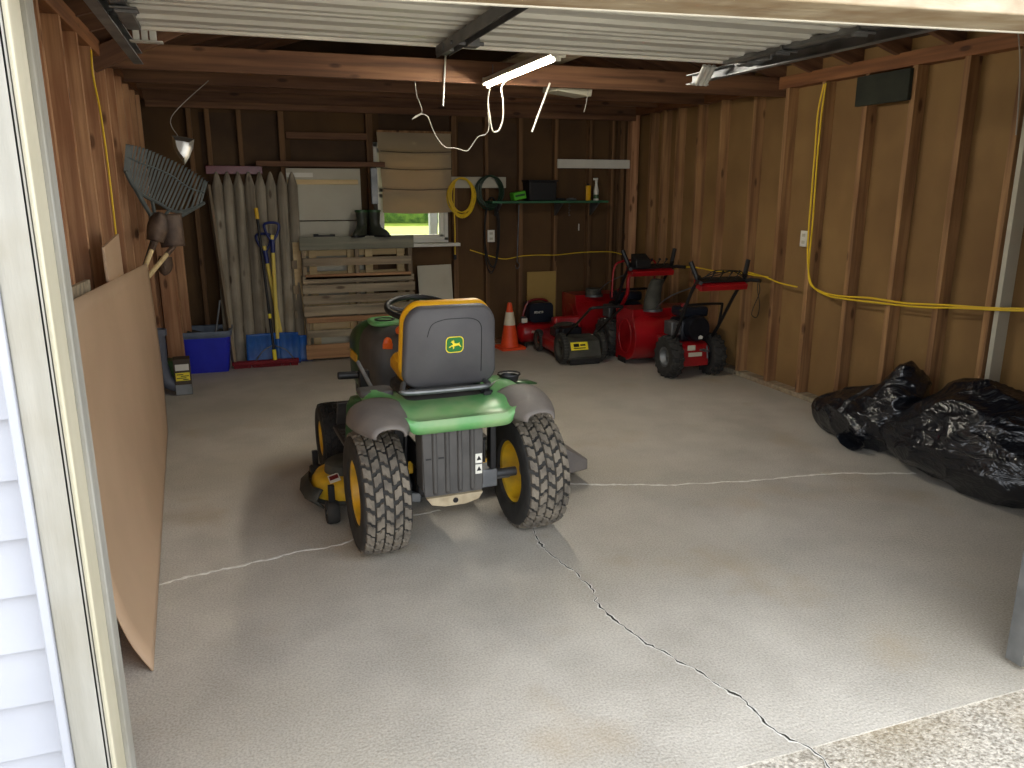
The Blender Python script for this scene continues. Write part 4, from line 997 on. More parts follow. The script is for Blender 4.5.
# downspout elbow, small carton by the left wall
dp = fl(163, 392)
ds = thing('drain_pipe', 'grey plastic drain pipe with a bent foot standing by the left wall', 'pipe', (dp.x + .045, dp.y - .1, 0))
P = smoothpath([(-.03, 0, .50), (-.03, 0, .36), (-.03, 0, .25), (.0, .0, .12), (.07, 0, .075), (.13, 0, .08)], 6)
MB().tube(P, .055, 16).build('pipe', 'downsp', ds)
MB().lathe([(.48, .058), (.48, .068), (.53, .07), (.53, .058)], c=(-.03, 0, 0), axis='Z', n=24, wrap=True).build('collar', 'downsp', ds)
mb = MB(); mb.box((.145, 0, .09), (.03, .07, .07)); mb.cyl((.16, 0, .09), (.175, 0, .10), .02); mb.build('end_fitting', 'offwhite', ds, bevel=.008)
cp = fl(184, 396)
cb = thing('small_carton', 'small dark carton with yellow and white print beside the blue bin', 'carton', (cp.x - .0, cp.y + .10, 0), .06)
MB().box((0, 0, .145), (.125, .14, .29)).build('box', 'kraft', cb, bevel=.003)
MB().box((0, -.0715, .225), (.10, .002, .05)).build('white_label', 'white', cb)
MB().box((0, -.0715, .15), (.105, .002, .065)).build('yellow_label', 'logoy', cb)
mb = MB()
for k, (x, z, w_) in enumerate(((-.02, .168, .05), (.015, .155, .06), (-.01, .14, .07), (.02, .127, .04))): mb.box((x, -.0732, z), (w_, .0015, .006))
mb.build('print_lines', 'dark', cb); cb.children[-1]['kind'] = 'stuff'
MB().box((0, -.0715, .045), (.12, .002, .08)).build('grey_label', 'galv', cb)
tag(MB().prism(rrect(.22, .16, .03), 2, 0, .18).build('green_case', 'dgreen', loc=(dp.x + .02, dp.y + .42, 0), bevel=.01), 'dull green case low against the left wall behind the small carton', 'case')

# blue bin
b0, b1 = fl(192, 375), fl(233, 373)
bcx = (b0.x + b1.x) / 2 - .02; bw_ = .42
bn = thing('recycling_bin', 'blue plastic recycling bin with a grey rim standing by the pickets', 'bin', (bcx - .01, b0.y + .20, 0), -.03)
mb = MB(); mb.rings([[(x * .82, y * .82, 0) for x, y in rrect(bw_, .38, .04)], [(x * .84, y * .84, .02) for x, y in rrect(bw_, .38, .04)], [(x, y, .335) for x, y in rrect(bw_, .38, .04)], [(x * .95, y * .95, .335) for x, y in rrect(bw_, .38, .04)], [(x * .8, y * .8, .03) for x, y in rrect(bw_, .38, .04)]])
mb.build('body', 'blue', bn, smooth=40)
mb = MB(); o1 = rrect(bw_ + .02, .40, .05); o2 = rrect(bw_ - .03, .35, .04)
mb.rings([[(x, y, .33) for x, y in o1], [(x * 1.02, y * 1.02, .365) for x, y in o1], [(x, y, .375) for x, y in o1], [(x, y, .37) for x, y in o2], [(x, y, .30) for x, y in o2], [(x * 1.0, y * 1.0, .33) for x, y in o1]], cap=False)
mb.build('rim', 'bluelid', bn, smooth=40)
mb = MB(); mb.box((-.08, .02, .30), (.18, .2, .04), rot=(.2, .3, 0)); mb.cyl((-.05, -.1, .28), (.13, .12, .33), .02); mb.box((.1, -.03, .30), (.14, .2, .03), rot=(.1, -.2, .3))
tag(mb.build('bin_contents', 'mgrey', loc=bn.location, bevel=.004), 'grey scraps heaped inside the blue bin', 'scraps')
bpy.data.objects['bin_contents']['kind'] = 'stuff'
s0 = bn.location + Vector((.08, 0, .32))
tag(MB().cyl(s0, s0 + Vector((.06, .03, .30)), .009).build('grey_stick', 'galv'), 'grey stick poking up out of the blue bin', 'stick')

# picket posts: bottoms on the floor, leaning back against the wall
tops = [(215, 172), (225, 173), (238, 172), (249, 172), (261, 173), (272, 172), (283, 173), (291, 174)]
bots = [(243, 342), (256, 342), (268, 342), (0, 0)]
n_p = 8
for k in range(n_p):
    tx = 216 + k * 10.8; bxp = 238 + k * 8.6 if False else 229 + k * 10.2
    a = bk(tx, 173, 7.72); b_ = Vector((bk(bxp, 340, 7.64).x, 7.65, .0)); d = a - b_; L_ = d.length
    mb = MB(); prof = [(0, .001), (0, .049), (L_ - .13, .047), (L_ - .03, .020), (L_, .006), (L_, .001)]
    rings = []
    for z, r in prof:
        wob = lambda a_: 1 + .05 * math.sin(3 * a_ + k)
        rings.append([(r * math.cos(2 * PI * i / 20) * wob(i), r * .8 * math.sin(2 * PI * i / 20), z) for i in range(20)])
    o = mb.rings(rings).build('picket_post', 'picket', loc=b_ + Vector((0, 0, .012)), smooth=50)
    o.rotation_mode = 'QUATERNION'; o.rotation_quaternion = d.to_track_quat('Z', 'Y')
    lab = ['leftmost of the silvered pointed picket posts', 'second silvered picket post from the left of the row', 'third silvered picket post from the left of the row', 'fourth silvered picket post from the left of the row',
           'silvered picket post directly behind the black broom handle', 'silvered picket post behind the blue shovel grips', 'second silvered picket post from the right of the row', 'rightmost silvered picket post beside the white panel'][k]
    tag(o, lab, 'post', 'picket posts leaning on the back wall')
# thin board edge left of the pickets
a = bk(208, 185, 7.7); b_ = bk(232, 335, 7.45); d = a - Vector((b_.x, 7.45, .02))
o = MB().box((0, 0, d.length / 2), (.025, .06, d.length)).build('narrow_board', 'palletz', loc=(b_.x, 7.45, .02), bevel=.002); o.rotation_mode = 'QUATERNION'; o.rotation_quaternion = d.to_track_quat('Z', 'Y')
tag(o, 'narrow weathered board leaning left of the picket posts', 'board')

for k, (px_, h_, yy, lab) in enumerate(((153, 1.42, 7.30, 'orange toned plank standing in the back left corner, nearest the hardboard sheet'), (168, 1.36, 7.42, 'middle one of the orange toned planks standing in the back left corner'), (184, 1.40, 7.56, 'orange toned plank standing in the back left corner behind the blue bin'))):
    q = bk(px_, 330, yy)
    tag(MB().box((0, 0, h_ / 2), (.135, .035, h_)).build('lumber_plank', 'studred', loc=(max(q.x, -.57), yy, .002), rot=(-.02, -.01, -.12), bevel=.003), lab, 'plank', 'planks standing in the back left corner')
# snow shovels and push broom
def snow_shovel(px0, px1, pyt, pyb, y, gpx, gpy, shaft_m, label, scoop=True):
    a, c = bk(px0, pyb, y), bk(px1, pyt, y)
    w_ = c.x - a.x; h = c.z - .01
    t = thing('snow_shovel', label, 'shovel', ((a.x + c.x) / 2, y, 0))
    rows = []
    for j in range(13):
        v = j / 12; row = []
        for i in range(25):
            u = i / 12 - 1
            row.append((u * w_ / 2 * (1 - .04 * v), .03 * math.sin(v * PI * .7) - .04 * (u * u) * v + .004 * math.cos(u * 26), .012 + h * v))
        rows.append(row)
    MB().rings(rows, closed=False, cap=False).build('scoop', 'sblue', t, smooth=70, solid=.006)
    MB().box((0, .0, .010), (w_, .012, .02)).build('wear_strip', 'dblue', t, bevel=.002)
    g = bk(gpx, gpy, y + .08); gl_ = g - t.location
    s0 = Vector((gl_.x * .35 + .02, .02, h * .55))
    MB().cyl(s0, gl_, .017).build('shaft', shaft_m, t)
    MB().tube([s0 + Vector((0, -.01, -.10)), s0, s0 + (gl_ - s0) * .08], [.03, .026, .02], 10).build('socket', 'sblue', t)
    d = (gl_ - s0).normalized()
    P = [gl_ - d * .06, gl_ - d * .02 + Vector((-.045, 0, .03)), gl_ + Vector((-.058, 0, .10)), gl_ + Vector((.058, 0, .10)), gl_ - d * .02 + Vector((.045, 0, .03)), gl_ - d * .06]
    MB().tube([gl_ - d * .16, gl_ - d * .04], .021, 10).tube(smoothpath(P, 5), .012, 8).build('grip', 'dblue', t)
    return t
snow_shovel(247, 299, 332, 360, 7.50, 272, 235, 'shaft', 'blue snow shovel with a yellow shaft leaning on the picket posts')
snow_shovel(262, 311, 335, 358, 7.545, 264, 246, 'shaft', 'second blue snow shovel half hidden behind the yellow-shafted one')
p0, p1 = fl(232, 367), fl(299, 363)
bc = (p0 + p1) / 2
br = thing('push_broom', 'red push broom with a long black and yellow handle', 'broom', (bk(266, 362, 7.42).x, 7.42, 0), -.03)
bwid = bk(299, 362, 7.42).x - bk(232, 362, 7.42).x
MB().box((0, 0, .045), (bwid, .06, .035)).build('broom_block', 'broomr', br, bevel=.006)
mb = MB(); rr = random.Random(2)
for k in range(300):
    x = rr.uniform(-bwid / 2 + .01, bwid / 2 - .01); y = rr.uniform(-.022, .022)
    mb.box((x, y, .016), (.006, .005, .034), rot=(rr.uniform(-.2, .2), rr.uniform(-.2, .2), 0))
bb_ = mb.build('bristles', 'broomr', br, smooth=0); bb_['kind'] = 'stuff'
g = bk(256, 208, 7.56) - br.location; g.rotate(Euler((0, 0, -br.rotation_euler.z)))
s0 = Vector((bwid * .14, 0, .06)); 
MB().cyl(s0.lerp(g, .06), s0.lerp(g, .93), .0125).build('handle', 'black', br)
MB().cyl(s0.lerp(g, .93), g, .017).build('handle_end', 'yellow', br)
MB().cyl(s0.lerp(g, .28), s0.lerp(g, .31), .0145).build('yellow_band', 'logoy', br)
MB().cyl(s0, s0.lerp(g, .07), .019).build('socket', 'logoy', br)
for s in (-1, 1):
    MB().tube(smoothpath([s0 + Vector((s * .17, -.01, .0)), s0 + Vector((s * .10, -.01, .09)), s0.lerp(g, .10)], 5), .005, 6).build('brace', 'galv', br)

# pallets standing on edge
def pallet(x0, x1, z1, y, label, m1='pallet', front=True, rows_=None, bl='blond'):
    t = thing('wood_pallet', label, 'pallet', ((x0 + x1) / 2, y, 0))
    w_ = x1 - x0
    return t, w_
a, c = bk(307, 357, 7.50), bk(413, 236, 7.50)
t, w_ = pallet(a.x, c.x, c.z, 7.56, 'grey weathered wooden pallet standing on edge with boots on top')
zt_ = c.z
def zpy(py): return bk(360, py, 7.50).z
for s, x in enumerate((-w_ / 2 + .03, -.01, w_ / 2 - .03)):
    MB().box((0, 0, 0), (.038, .085, zt_ - .02)).build('stringer', 'palletz', t, loc=(x, 0, (zt_) / 2), bevel=.002)
B = [(236, 249, 'palletmoss', 0), (257, 265, 'pallet', .02), (273, 278, 'palletred', .03), (275.5, 282, 'pallet', .0), (283.5, 292, 'pallet', 0), (294, 302, 'pallet', 0), (304, 314, 'pallet', 0), (315.5, 321, 'palletred', .02), (328.5, 335.5, 'pallet', .03), (342, 356, 'palletred', 0)]
for k, (y0, y1, m, ins) in enumerate(B):
    z1_, z0_ = zpy(y0), max(.004, zpy(y1))
    MB().box((0, 0, 0), (w_ - ins * 2 + random.uniform(-.015, .01), .018, z1_ - z0_)).build('deck_board', m, t, loc=(random.uniform(-.004, .004), -.052, (z0_ + z1_) / 2), bevel=.002, rot=(0, random.uniform(-.004, .004), 0))
for k, z in enumerate((.09, .42, .76, 1.08)):
    MB().box((0, 0, 0), (w_, .018, .09)).build('back_board', 'pallet', t, loc=(0, .052, z), bevel=.002)
t2 = thing('wood_pallet', 'paler wooden pallet standing behind the grey one, showing through its gaps', 'pallet', ((a.x + c.x) / 2 - .05, 7.69, 0))
for x in (-w_ / 2 + .03, -w_ / 2 + .17, 0, .17, w_ / 2 - .05): MB().box((0, 0, 0), (.07, .03, 1.10)).build('upright_board', 'blond', t2, loc=(x, -.035, .56), bevel=.002)
for k in range(5): MB().box((0, 0, 0), (w_, .03, .09)).build('cross_board', 'blond', t2, loc=(0, 0, .08 + k * .235), bevel=.002)
for k in range(4):
    MB().box((0, 0, 0), (.05, .05, .08)).build('spacer_block', 'palletz', t2, loc=(-w_ / 2 - .0, -.03, .2 + k * .235), bevel=.002)
# boots on the pallet
def boot(px, y, rz, label):
    c = bk(px, 235, y); t = thing('rubber_boot', label, 'boot', (c.x, y, zt_ + .0), rz, 'pair of boots on the pallet')
    rings = []
    for z, r1, r2, oy in ((.012, .042, .115, -.045), (.03, .045, .12, -.045), (.06, .044, .10, -.03), (.085, .044, .065, .0), (.12, .046, .052, .012), (.18, .052, .056, .014), (.235, .058, .06, .012)):
        rings.append([(r1 * math.cos(2 * PI * k / 24), oy + r2 * math.sin(2 * PI * k / 24), z) for k in range(24)])
    MB().rings(rings).build('boot_body', 'boot', t, smooth=60)
    MB().prism([(x * .9, y - .045) for x, y in rrect(.10, .25, .045)], 2, 0, .018).build('sole', 'dark', t, bevel=.003)
    MB().lathe([(.225, .052), (.225, .062), (.245, .062), (.245, .052)], c=(0, .012, 0), axis='Z', n=24, wrap=True).build('cuff', 'dgreen', t)
boot(362, 7.55, -.6, 'left of the two dark rubber boots on top of the pallet')
boot(376, 7.54, .7, 'right of the two dark rubber boots on top of the pallet')
c = bk(324, 234, 7.53)
mb = MB(); mb.box((0, 0, .012), (.19, .03, .018)); mb.cyl((-.095, 0, .018), (-.05, 0, .018), .014); mb.cyl((.05, 0, .016), (.10, 0.01, .016), .011)
tag(mb.build('dark_hand_tool', 'dark', loc=(c.x, 7.53, zt_ + .001), bevel=.003), 'flat dark hand tool lying on the pallet top edge', 'tool')
# cone
c = fl(507, 345)
cn = thing('traffic_cone', 'orange traffic cone with a pale collar on the floor by the back wall', 'traffic cone', (c.x - .03, 7.50, 0), .1)
MB().prism(rrect(.27, .27, .03), 2, 0, .025).build('base', 'coney', cn, bevel=.004)
hgt = bk(502, 303, 7.5).z
MB().lathe([(.02, .001), (.02, .095), (hgt * .97, .024), (hgt, .018), (hgt, .001)], axis='Z', n=32).build('cone_body', 'coney', cn)
MB().lathe([(hgt * .52, .058), (hgt * .52, .0605), (hgt * .80, .0405), (hgt * .80, .037)], axis='Z', n=32).build('reflective_collar', 'conew', cn)
# ------------------------------------------------------------------ machines at the back right
# air compressor
c = bk(519, 340, 7.45)
ac = thing('air_compressor', 'small red tank air compressor with a black motor shroud on the floor', 'air compressor', (bk(536, 340, 7.52).x, 7.55, 0), .05)
MB().lathe([(-.20, .001), (-.195, .05), (-.175, .09), (-.15, .105), (.15, .105), (.175, .09), (.195, .05), (.20, .001)], c=(0, 0, .15), axis='X', n=32).build('tank', 'red', ac)
mb = MB(); pts = rrect(.27, .20, .05, n=6, cx=.03, cy=.36)
mb.rings([[(x * .96, -.10, z) for x, z in pts], [(x, -.085, z) for x, z in pts], [(x, .07, z) for x, z in pts], [(x * .96, .085, z) for x, z in pts]]); mb.build('motor_shroud', 'navy', ac, smooth=50)
MB().tube(smoothpath([(-.14, 0, .27), (-.13, 0, .36), (-.08, 0, .46), (.02, 0, .485), (.12, 0, .47), (.15, 0, .42)], 6), .013, 10).build('carry_handle', 'dred', ac)
for x in (-.14, .14): MB().box((x, 0, .025), (.03, .18, .05)).build('foot', 'black', ac, bevel=.006)
mb = MB(); mb.cyl((-.15, -.05, .25), (-.15, -.05, .30), .012); mb.box((-.15, -.05, .305), (.05, .05, .03)); mb.build('regulator', 'dgalv', ac, bevel=.003)
MB().box((-.155, -.082, .285), (.062, .004, .045)).build('white_label', 'white', ac)
def glyphs(parent, x, y, z, n, w, h, m='white', name='lettering', rx=0):
    mb = MB(); rr = random.Random(n * 7 + int(h * 1000))
    for k in range(n):
        gx = x + k * w * 1.25
        mb.box((gx - w * .4, y, z), (w * .22, .002, h))
        if k % 3 != 2: mb.box((gx, y, z + h * .4), (w * .8, .002, h * .2))
        if k % 2 == 0: mb.box((gx, y, z), (w * .8, .002, h * .2))
        if k % 4 != 3: mb.box((gx + w * .4, y, z - (h * .2 if k % 2 else 0)), (w * .22, .002, h * (.6 if k % 2 else 1)))
    o = mb.build(name, m, parent, smooth=0); o['kind'] = 'stuff'; return o
glyphs(ac, -.045, -.102, .365, 5, .016, .022)
glyphs(ac, -.075, -.108, .165, 6, .018, .026)

# push mower
mw = thing('push_mower', 'red walk-behind mower with a black rear flap and yellow warning label', 'lawn mower', (3.0, 6.63, 0), -.02)
def mwheel(x, y, r, w_, nm='wheel'):
    wheel(mw, nm, (x, y, r), r, w_, r * .62, -1 if x < 0 else 1, 'rib', rimm='mgrey', tm='mgrey', nb=30, hubm='black')
mwheel(-.215, 0, .150, .055); mwheel(.165, 0, .150, .055); mwheel(-.215, .62, .115, .05); mwheel(.165, .62, .115, .05)
mb = MB(); sec = []
for z, w_, y0, y1 in ((.07, .43, .02, .80), (.085, .45, .0, .82), (.16, .45, .0, .82), (.185, .42, .03, .79), (.22, .30, .10, .70)):
    sec.append([(x, y, z) for x, y in rrect(w_ * .86, y1 - y0, .11 if z < .2 else .09, cx=-.025, cy=(y0 + y1) / 2)])
mb.rings(sec).build('deck', 'red', mw, smooth=45)
mb = MB(); mb.rings([[(-.19, -.10, .05), (.14, -.10, .05), (.14, .06, .06), (-.19, .06, .06)], [(-.19, -.12, .08), (.14, -.12, .08), (.14, .06, .10), (-.19, .06, .10)], [(-.19, -.06, .22), (.14, -.06, .22), (.14, .10, .24), (-.19, .10, .24)], [(-.17, .02, .255), (.12, .02, .255), (.12, .12, .255), (-.17, .12, .255)]])
fl_ = mb.build('rear_flap', 'mgrey', mw, bevel=.006)
MB().box((0, 0, 0), (.30, .012, .07)).build('trailing_shield', 'black', mw, loc=(-.02, -.10, .042), bevel=.004)
lb_ = MB().box((0, 0, 0), (.17, .003, .075)).build('warning_label', 'logoy', fl_, loc=(-.075, -.092, .180), rot=(-.40, 0, 0))
mb = MB(); mb.box((-.03, -.002, .008), (.055, .002, .03)); mb.box((.035, -.002, .008), (.05, .002, .016)); mb.box((.0, -.002, -.020), (.12, .002, .008)); mb.build('label_print', 'bmetal', lb_); bpy.data.objects['label_print']['kind'] = 'stuff'
mb = MB(); mb.lathe([(.20, .001), (.20, .13), (.27, .135), (.30, .12), (.32, .07), (.33, .001)], c=(-.02, .38, 0), axis='Z', n=32); mb.build('engine_shroud', 'mgrey', mw)
mb = MB(); mb.box((-.05, .22, .26), (.20, .14, .10)); mb.box((-.16, .32, .25), (.05, .16, .08)); mb.cyl((.0, .2, .31), (0, .2, .345), .03); mb.build('engine_block', 'engine', mw, bevel=.01)
mb = MB(); mb.box((.05, .56, .29), (.28, .12, .13), rot=(-.15, 0, 0)); cw_ = mb.build('red_cowl', 'red', mw, bevel=.02)
hp_ = [[(s * .15 - .0, .14, .20), (s * .15 - .0, -.08, .34), (s * .15 - .0, -.40, .53), (s * .15 - .0, -.48, .58)] for s in (-1, 1)]
for P in hp_: MB().tube(smoothpath(P, 5), .011, 8).build('handle_tube', 'bmetal', mw)
MB().tube(smoothpath([hp_[0][-1], (-.12, -.52, .60), (.12, -.52, .60), hp_[1][-1]], 6), .013, 8).build('handle_grip', 'black', mw)

# snow blowers
def snow_blower(name, loc, rz, k, label, cable=True, wheel_k=1):
    t = thing(name, label, 'snow blower', loc, rz)
    V = lambda *a: tuple(q * k for q in a)
    r = .178 * k
    wheel(t, 'wheel', V(-.205, 0, .178), r, .115 * k, .085 * k, -1, 'lug', rimm='galv', tm='rubber', nb=16)
    wheel(t, 'wheel', V(.205, 0, .178), r, .115 * k, .085 * k, 1, 'lug', rimm='galv', tm='rubber', nb=16)
    mb = MB(); mb.prism([(-.10 * k, .10 * k), (.40 * k, .10 * k), (.40 * k, .30 * k), (-.04 * k, .30 * k), (-.10 * k, .26 * k)], 0, -.125 * k, .125 * k)
    ch = mb.build('drive_housing', 'red', t, bevel=.008 * k)
    for x, z, w_, h_ in ((-.05, .265, .075, .045), (-.01, .205, .13, .035)): MB().box(V(x, -.103, z), V(w_, .003, h_)).build('white_label', 'offwhite', ch)
    mb = MB(); mb.cyl(V(.07, -.13, .24), V(.07, -.08, .24), .014 * k); mb.cyl(V(.02, -.13, .25), V(.12, -.12, .23), .008 * k); mb.cyl(V(.1, -.125, .17), V(.09, -.12, .28), .007 * k); mb.build('shift_linkage', 'galv', t)
    mb = MB(); mb.cyl(V(-.22, 0, .178), V(.22, 0, .178), .014 * k); mb.build('axle', 'bmetal', t)
    # engine
    mb = MB(); mb.box(V(.02, .10, .40), V(.26, .22, .20)); mb.build('engine_block', 'engine', t, bevel=.03 * k, seg=3)
    MB().lathe([(-.13 * k, .001), (-.13 * k, .10 * k), (-.10 * k, .115 * k), (-.03 * k, .115 * k), (-.03 * k, .001)], c=V(.03, .05, .42), axis='Y', n=28).build('recoil_cover', 'engine', t)
    mb = MB(); mb.box(V(.03, .10, .555), V(.27, .20, .09)); mb.build('fuel_tank', 'navy', t, bevel=.028 * k, seg=3)
    MB().cyl(V(-.05, .06, .60), V(-.05, .06, .63), .03 * k).build('fuel_cap', 'dred', t)
    mb = MB(); mb.box(V(-.15, .06, .42), V(.10, .14, .12)); mb.build('muffler_guard', 'dgalv', t, bevel=.01)
    for j in range(4): MB().cyl(V(-.16, -.02, .38 + .03 * j), V(-.12, -.02, .38 + .03 * j), .008 * k, n=10).build('muffler_bolt', 'galv', t)
    MB().prism([(x * k, z * k) for x, z in ((-.018, -.012), (.018, -.012), (.022, .010), (.0, .022), (-.022, .010))], 1, -.083 * k, -.078 * k).build('starter_badge', 'white', t, loc=V(.045, 0, .345))
    # auger housing: side plates, curved barrel, cutting edge
    hw_ = .335 * k; prof = []
    N_ = 14
    for j in range(N_ + 1):
        a = PI / 2 + (PI * .98) * j / N_
        prof.append((.60 * k + .20 * k * math.cos(a) * 1.0, .255 * k + .215 * k * math.sin(a) * 1.0))
    prof = [(.78 * k, .52 * k), (.50 * k, .52 * k)] + prof[2:] + [(.78 * k, .035 * k)]
    inner = [(y + (.60 * k - y) * .03 + .004, z + (.255 * k - z) * .03) for y, z in prof]
    mb = MB(); mb.rings([[(x, y, z) for y, z in prof] + [(x, y, z) for y, z in inner[::-1]] for x in (-hw_, hw_)])
    hs = mb.build('auger_housing', 'red', t, smooth=40)
    side = [(.82 * k, .52 * k), (.47 * k, .52 * k), (.46 * k, .44 * k)] + [(y - .012 * k, z) for y, z in prof[4:-1]] + [(.80 * k, .02 * k)]
    for s in (-1, 1):
        sp = MB().prism(side, 0, s * hw_ - .004, s * hw_ + .004).build('side_plate', 'red', hs, bevel=.002)
        MB().box((s * (hw_ + .006), .66 * k, .03 * k), (.012, .16 * k, .05 * k)).build('skid_shoe', 'black', hs, bevel=.003)
        rg = [(.61 * k + .13 * k * math.cos(2 * PI * j / 28), .26 * k + .16 * k * math.sin(2 * PI * j / 28)) for j in range(28)]
        MB().tube([(s * (hw_ + .004), y, z) for y, z in rg], .005 * k, 6, closed=True).build('pressed_ring', 'red', hs)
    mb = MB(); P = [Vector((-hw_ * .95 + 2 * hw_ * .95 * j / 60, .62 * k + .13 * k * math.cos(j * .42), .22 * k + .13 * k * math.sin(j * .42))) for j in range(61)]
    mb.tube(P, .012 * k, 6); mb.cyl((-hw_, .62 * k, .22 * k), (hw_, .62 * k, .22 * k), .016 * k); mb.build('auger', 'dred', t)
    # chute
    mb = MB(); rings = []
    for z, r1, oy in ((.50, .085, .52), (.58, .08, .52), (.66, .072, .50), (.74, .066, .47), (.80, .060, .43))[:5 if cable else 2]:
        rings.append([(k * (-.12 + r1 * math.cos(2 * PI * j / 20)), k * (oy + r1 * .85 * math.sin(2 * PI * j / 20)), z * k) for j in range(20)])
    mb.rings(rings).build('chute', 'mgrey', t, smooth=60)
    MB().lathe([(.50 * k, .08 * k), (.50 * k, .10 * k), (.52 * k, .10 * k), (.52 * k, .08 * k)], c=V(-.12, .52, 0), axis='Z', n=24, wrap=True).build('chute_ring', 'dgalv', t)
    MB().tube(smoothpath([V(-.12, .44, .54), V(-.10, .2, .68), V(-.04, -.25, .84)], 4), .006 * k, 6).build('crank_rod', 'galv', t)
    # handles
    for s in (-1, 1):
        P = smoothpath([V(s * .17, .04, .26), V(s * .19, -.08, .40), V(s * .21, -.30, .74), V(s * .215, -.40, .86), V(s * .215, -.44, .92)], 5)
        MB().tube(P, .0145 * k, 10).build('handle_tube', 'bmetal', t)
        MB().tube([V(s * .215, -.42, .89), V(s * .235, -.40, .95), V(s * .265, -.38, 1.03)], .019 * k, 10).build('hand_grip', 'black', t)
        MB().tube([V(s * .215, -.40, .86), V(s * .24, -.47, .88), V(s * .27, -.56, .88)], .016 * k, 8).build('lever_grip', 'black', t)
    MB().tube(smoothpath([V(-.19, -.12, .46), V(-.18, -.17, .625), V(-.14, -.18, .65), V(.14, -.18, .65), V(.18, -.17, .625), V(.19, -.12, .46)], 4), .011 * k, 8).build('brace_tube', 'bmetal', t)
    mb = MB(); mb.prism([(-.36 * k, .83 * k), (-.47 * k, .80 * k), (-.48 * k, .845 * k), (-.36 * k, .885 * k)], 0, -.215 * k, .215 * k); pn = mb.build('control_panel', 'red', t, bevel=.006)
    MB().box(V(0, -.405, .882), V(.42, .09, .012), rot=(.32, 0, 0)).build('panel_top', 'black', t, bevel=.004)
    for x in (-.1, -.02, .06, .13):
        mb = MB(); mb.cyl(V(x, -.41, .88), V(x + .02, -.44, .94), .005 * k); mb.ball(V(x + .02, -.44, .945), .012 * k, 10); mb.build('control_lever', 'black', t)
    if cable:
        for q in range(3):
            P = [V(-.2 + .02 * q, -.42, .90), V(-.08, -.45, .92 + .02 * q), V(.08 + .03 * q, -.44, .95), V(.2, -.42, .90 + .01 * q)]
            MB().tube(smoothpath(P, 5), .004 * k, 6).build('control_cable', 'black', t)
        P = [V(.27, -.54, .87), V(.29, -.53, .78), V(.25, -.52, .66), V(.24, -.52, .60), V(.29, -.52, .58), V(.30, -.53, .68), V(.27, -.53, .80), V(.26, -.54, .86)]
        MB().tube(smoothpath(P, 5), .0035, 6).build('starter_cord', 'black', t)
    return t
snow_blower('snow_blower', (3.68, 5.86, 0), -.03, 1.0, 'red snow blower standing nearest the right wall with its handles toward the door')
s1 = snow_blower('snow_blower', (3.58, 6.88, 0), 0, 1.02, 'larger red snow blower tucked behind the other one in the back corner', cable=False)
MB().tube(smoothpath([(-.27, -.20, .60), (-.27, -.22, .85), (-.22, -.24, .93), (.0, -.24, .95), (.14, -.24, .93), (.17, -.22, .85), (.17, -.2, .7)], 5), .009, 8).build('red_guard_bar', 'red', s1)
mb = MB(); mb.tube(smoothpath([(-.12, -.06, .45), (-.10, -.18, .62), (-.10, -.2, .78), (-.05, -.25, .9)], 4), .018, 8); mb.build('red_bracket', 'red', s1)
mb = MB(); mb.prism([(-.52, .90), (-.40, .90), (-.40, 1.02), (-.50, .97)], 0, -.19, -.04); mb.build('light_hood', 'black', s1, bevel=.006)

# ------------------------------------------------------------------ trash bags
bagm = bpy.data.materials.new('black_bag_film'); bagm.use_nodes = True; nt = bagm.node_tree; b_ = nt.nodes['Principled BSDF']
b_.inputs['Base Color'].default_value = lin((14, 17, 24)); b_.inputs['Roughness'].default_value = .27; b_.inputs['Specular IOR Level'].default_value = .8
tc = nt.nodes.new('ShaderNodeTexCoord'); n1_ = nt.nodes.new('ShaderNodeTexNoise'); n1_.inputs['Scale'].default_value = 4.5; n1_.inputs['Detail'].default_value = 3; n1_.inputs['Distortion'].default_value = 1.6
mpp = nt.nodes.new('ShaderNodeMapping'); mpp.inputs['Scale'].default_value = (1, 1.4, 2.6); nt.links.new(tc.outputs['Object'], mpp.inputs[0]); nt.links.new(mpp.outputs[0], n1_.inputs['Vector'])
bp_ = nt.nodes.new('ShaderNodeBump'); bp_.inputs['Strength'].default_value = .5; bp_.inputs['Distance'].default_value = .06
nt.links.new(n1_.outputs['Fac'], bp_.inputs['Height']); nt.links.new(bp_.outputs[0], b_.inputs['Normal'])
def ridge(p, f):
    return (1 - abs(mnoise.noise(p * f)) * 2) ** 3
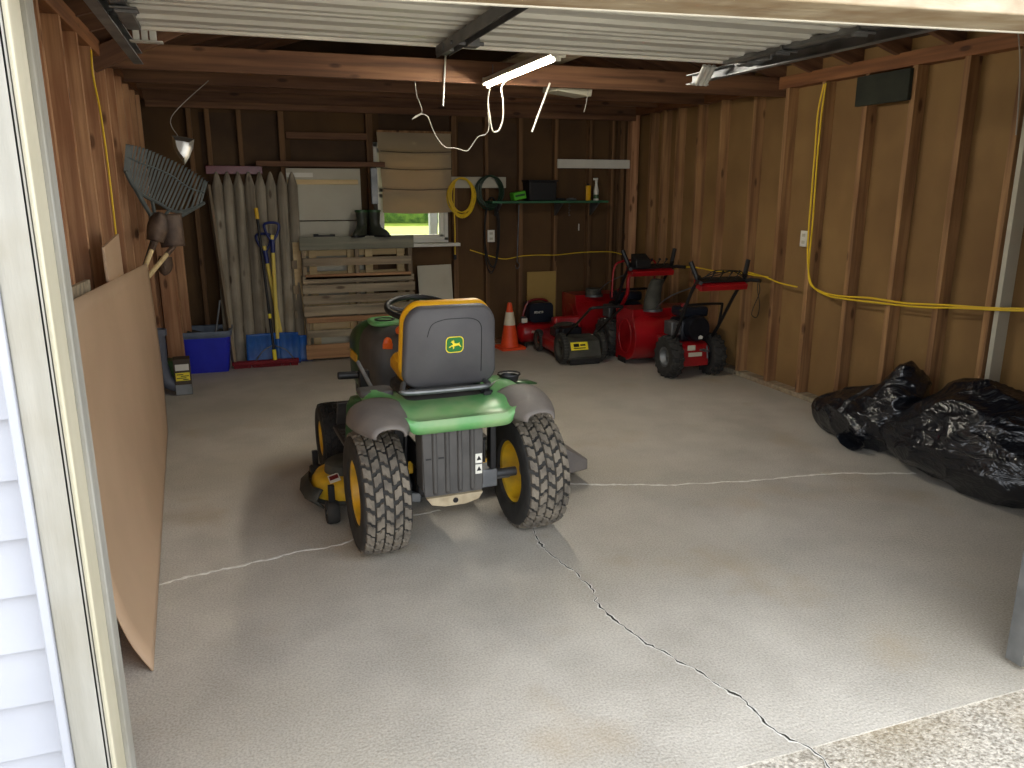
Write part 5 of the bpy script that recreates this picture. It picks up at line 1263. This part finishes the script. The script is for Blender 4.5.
def bag(name, loc, rz, fn, label, seed, xmax):
    bm = bmesh.new(); bmesh.ops.create_icosphere(bm, subdivisions=6, radius=1)
    off = Vector((seed * 3.1, seed * 1.7, seed))
    for v in bm.verts:
        d = v.co.normalized(); p = fn(d)
        q = Vector((p.x, p.y * .8, p.z * 1.6)) + off
        wv = Vector((mnoise.noise(q * 3), mnoise.noise(q * 3 + Vector((9, 1, 1))), mnoise.noise(q * 3 + Vector((1, 9, 4))))) * .22
        amt = .034 * ridge(q + wv * 1.4, 2.4) + .014 * ridge(q + wv, 5.5) + .04 * mnoise.noise(q * 1.8)
        nrm = Vector((d.x, d.y, d.z))
        p = p + nrm * amt
        p.z = max(p.z, .006 + .004 * mnoise.noise(q * 12)); v.co = p
    me = bpy.data.meshes.new(name); bm.to_mesh(me); bm.free(); me.materials.append(bagm)
    me.polygons.foreach_set('use_smooth', [True] * len(me.polygons))
    o = bpy.data.objects.new(name, me); COL.objects.link(o); o.location = loc; o.rotation_euler = (0, 0, rz)
    return tag(o, label, 'trash bag')
def f1(d):
    # long slumped bag: low pointed end toward +y (deep), raised peak toward -y
    u = d.y
    x = d.x * .215 * (1 - .25 * u); y = u * .42
    top = .16 + .43 * math.exp(-((u + .75) / .45) ** 2) + .02 * math.cos(u * 5)
    z = .13 + (d.z * top if d.z > 0 else d.z * .16)
    x += .04 * max(0, d.z) * (1 if u < 0 else .4)
    return Vector((x, y, z))
o1 = bag('trash_bag', (3.80, 3.90, 0), .06, f1, 'slumped open black trash bag with a raised peak lying against the right wall', 2, 4.05)
# the gathered open mouth of the first bag
P = []
def mouth():
    mb = MB(); rings = []
    for s_, r_, z_ in ((0, .08, .0), (.05, .095, .0), (.09, .115, .0), (.082, .10, 0), (.03, .08, 0), (-.02, .05, 0)):
        ring = []
        for j in range(40):
            a = 2 * PI * j / 40; rr_ = r_ * (1 + .08 * math.sin(3 * a) + .03 * math.sin(7 * a + 1))
            ring.append(Vector((-s_ * .8, -s_ * .5 + rr_ * math.cos(a), .045 + .40 * rr_ * math.sin(a))))
        rings.append(ring)
    return mb.rings(rings, cap=False)
mouth().build('bag_mouth', bagm, o1, loc=(-.20, -.10, .01), smooth=70)
def f2(d):
    u = d.y
    x = d.x * .25 * (1 - .05 * u); y = u * .50
    top = .35 + .04 * math.cos(u * 3) - .05 * u
    z = .17 + (d.z * top if d.z > 0 else d.z * .2)
    r = 1 + .16 * (1 - abs(d.z)) ; x *= r; y *= r
    return Vector((x, y, z))
bag('trash_bag', (3.76, 3.04, 0), .08, f2, 'bulging full black trash bag on the floor, nearer the door of the two', 5, 4.05)
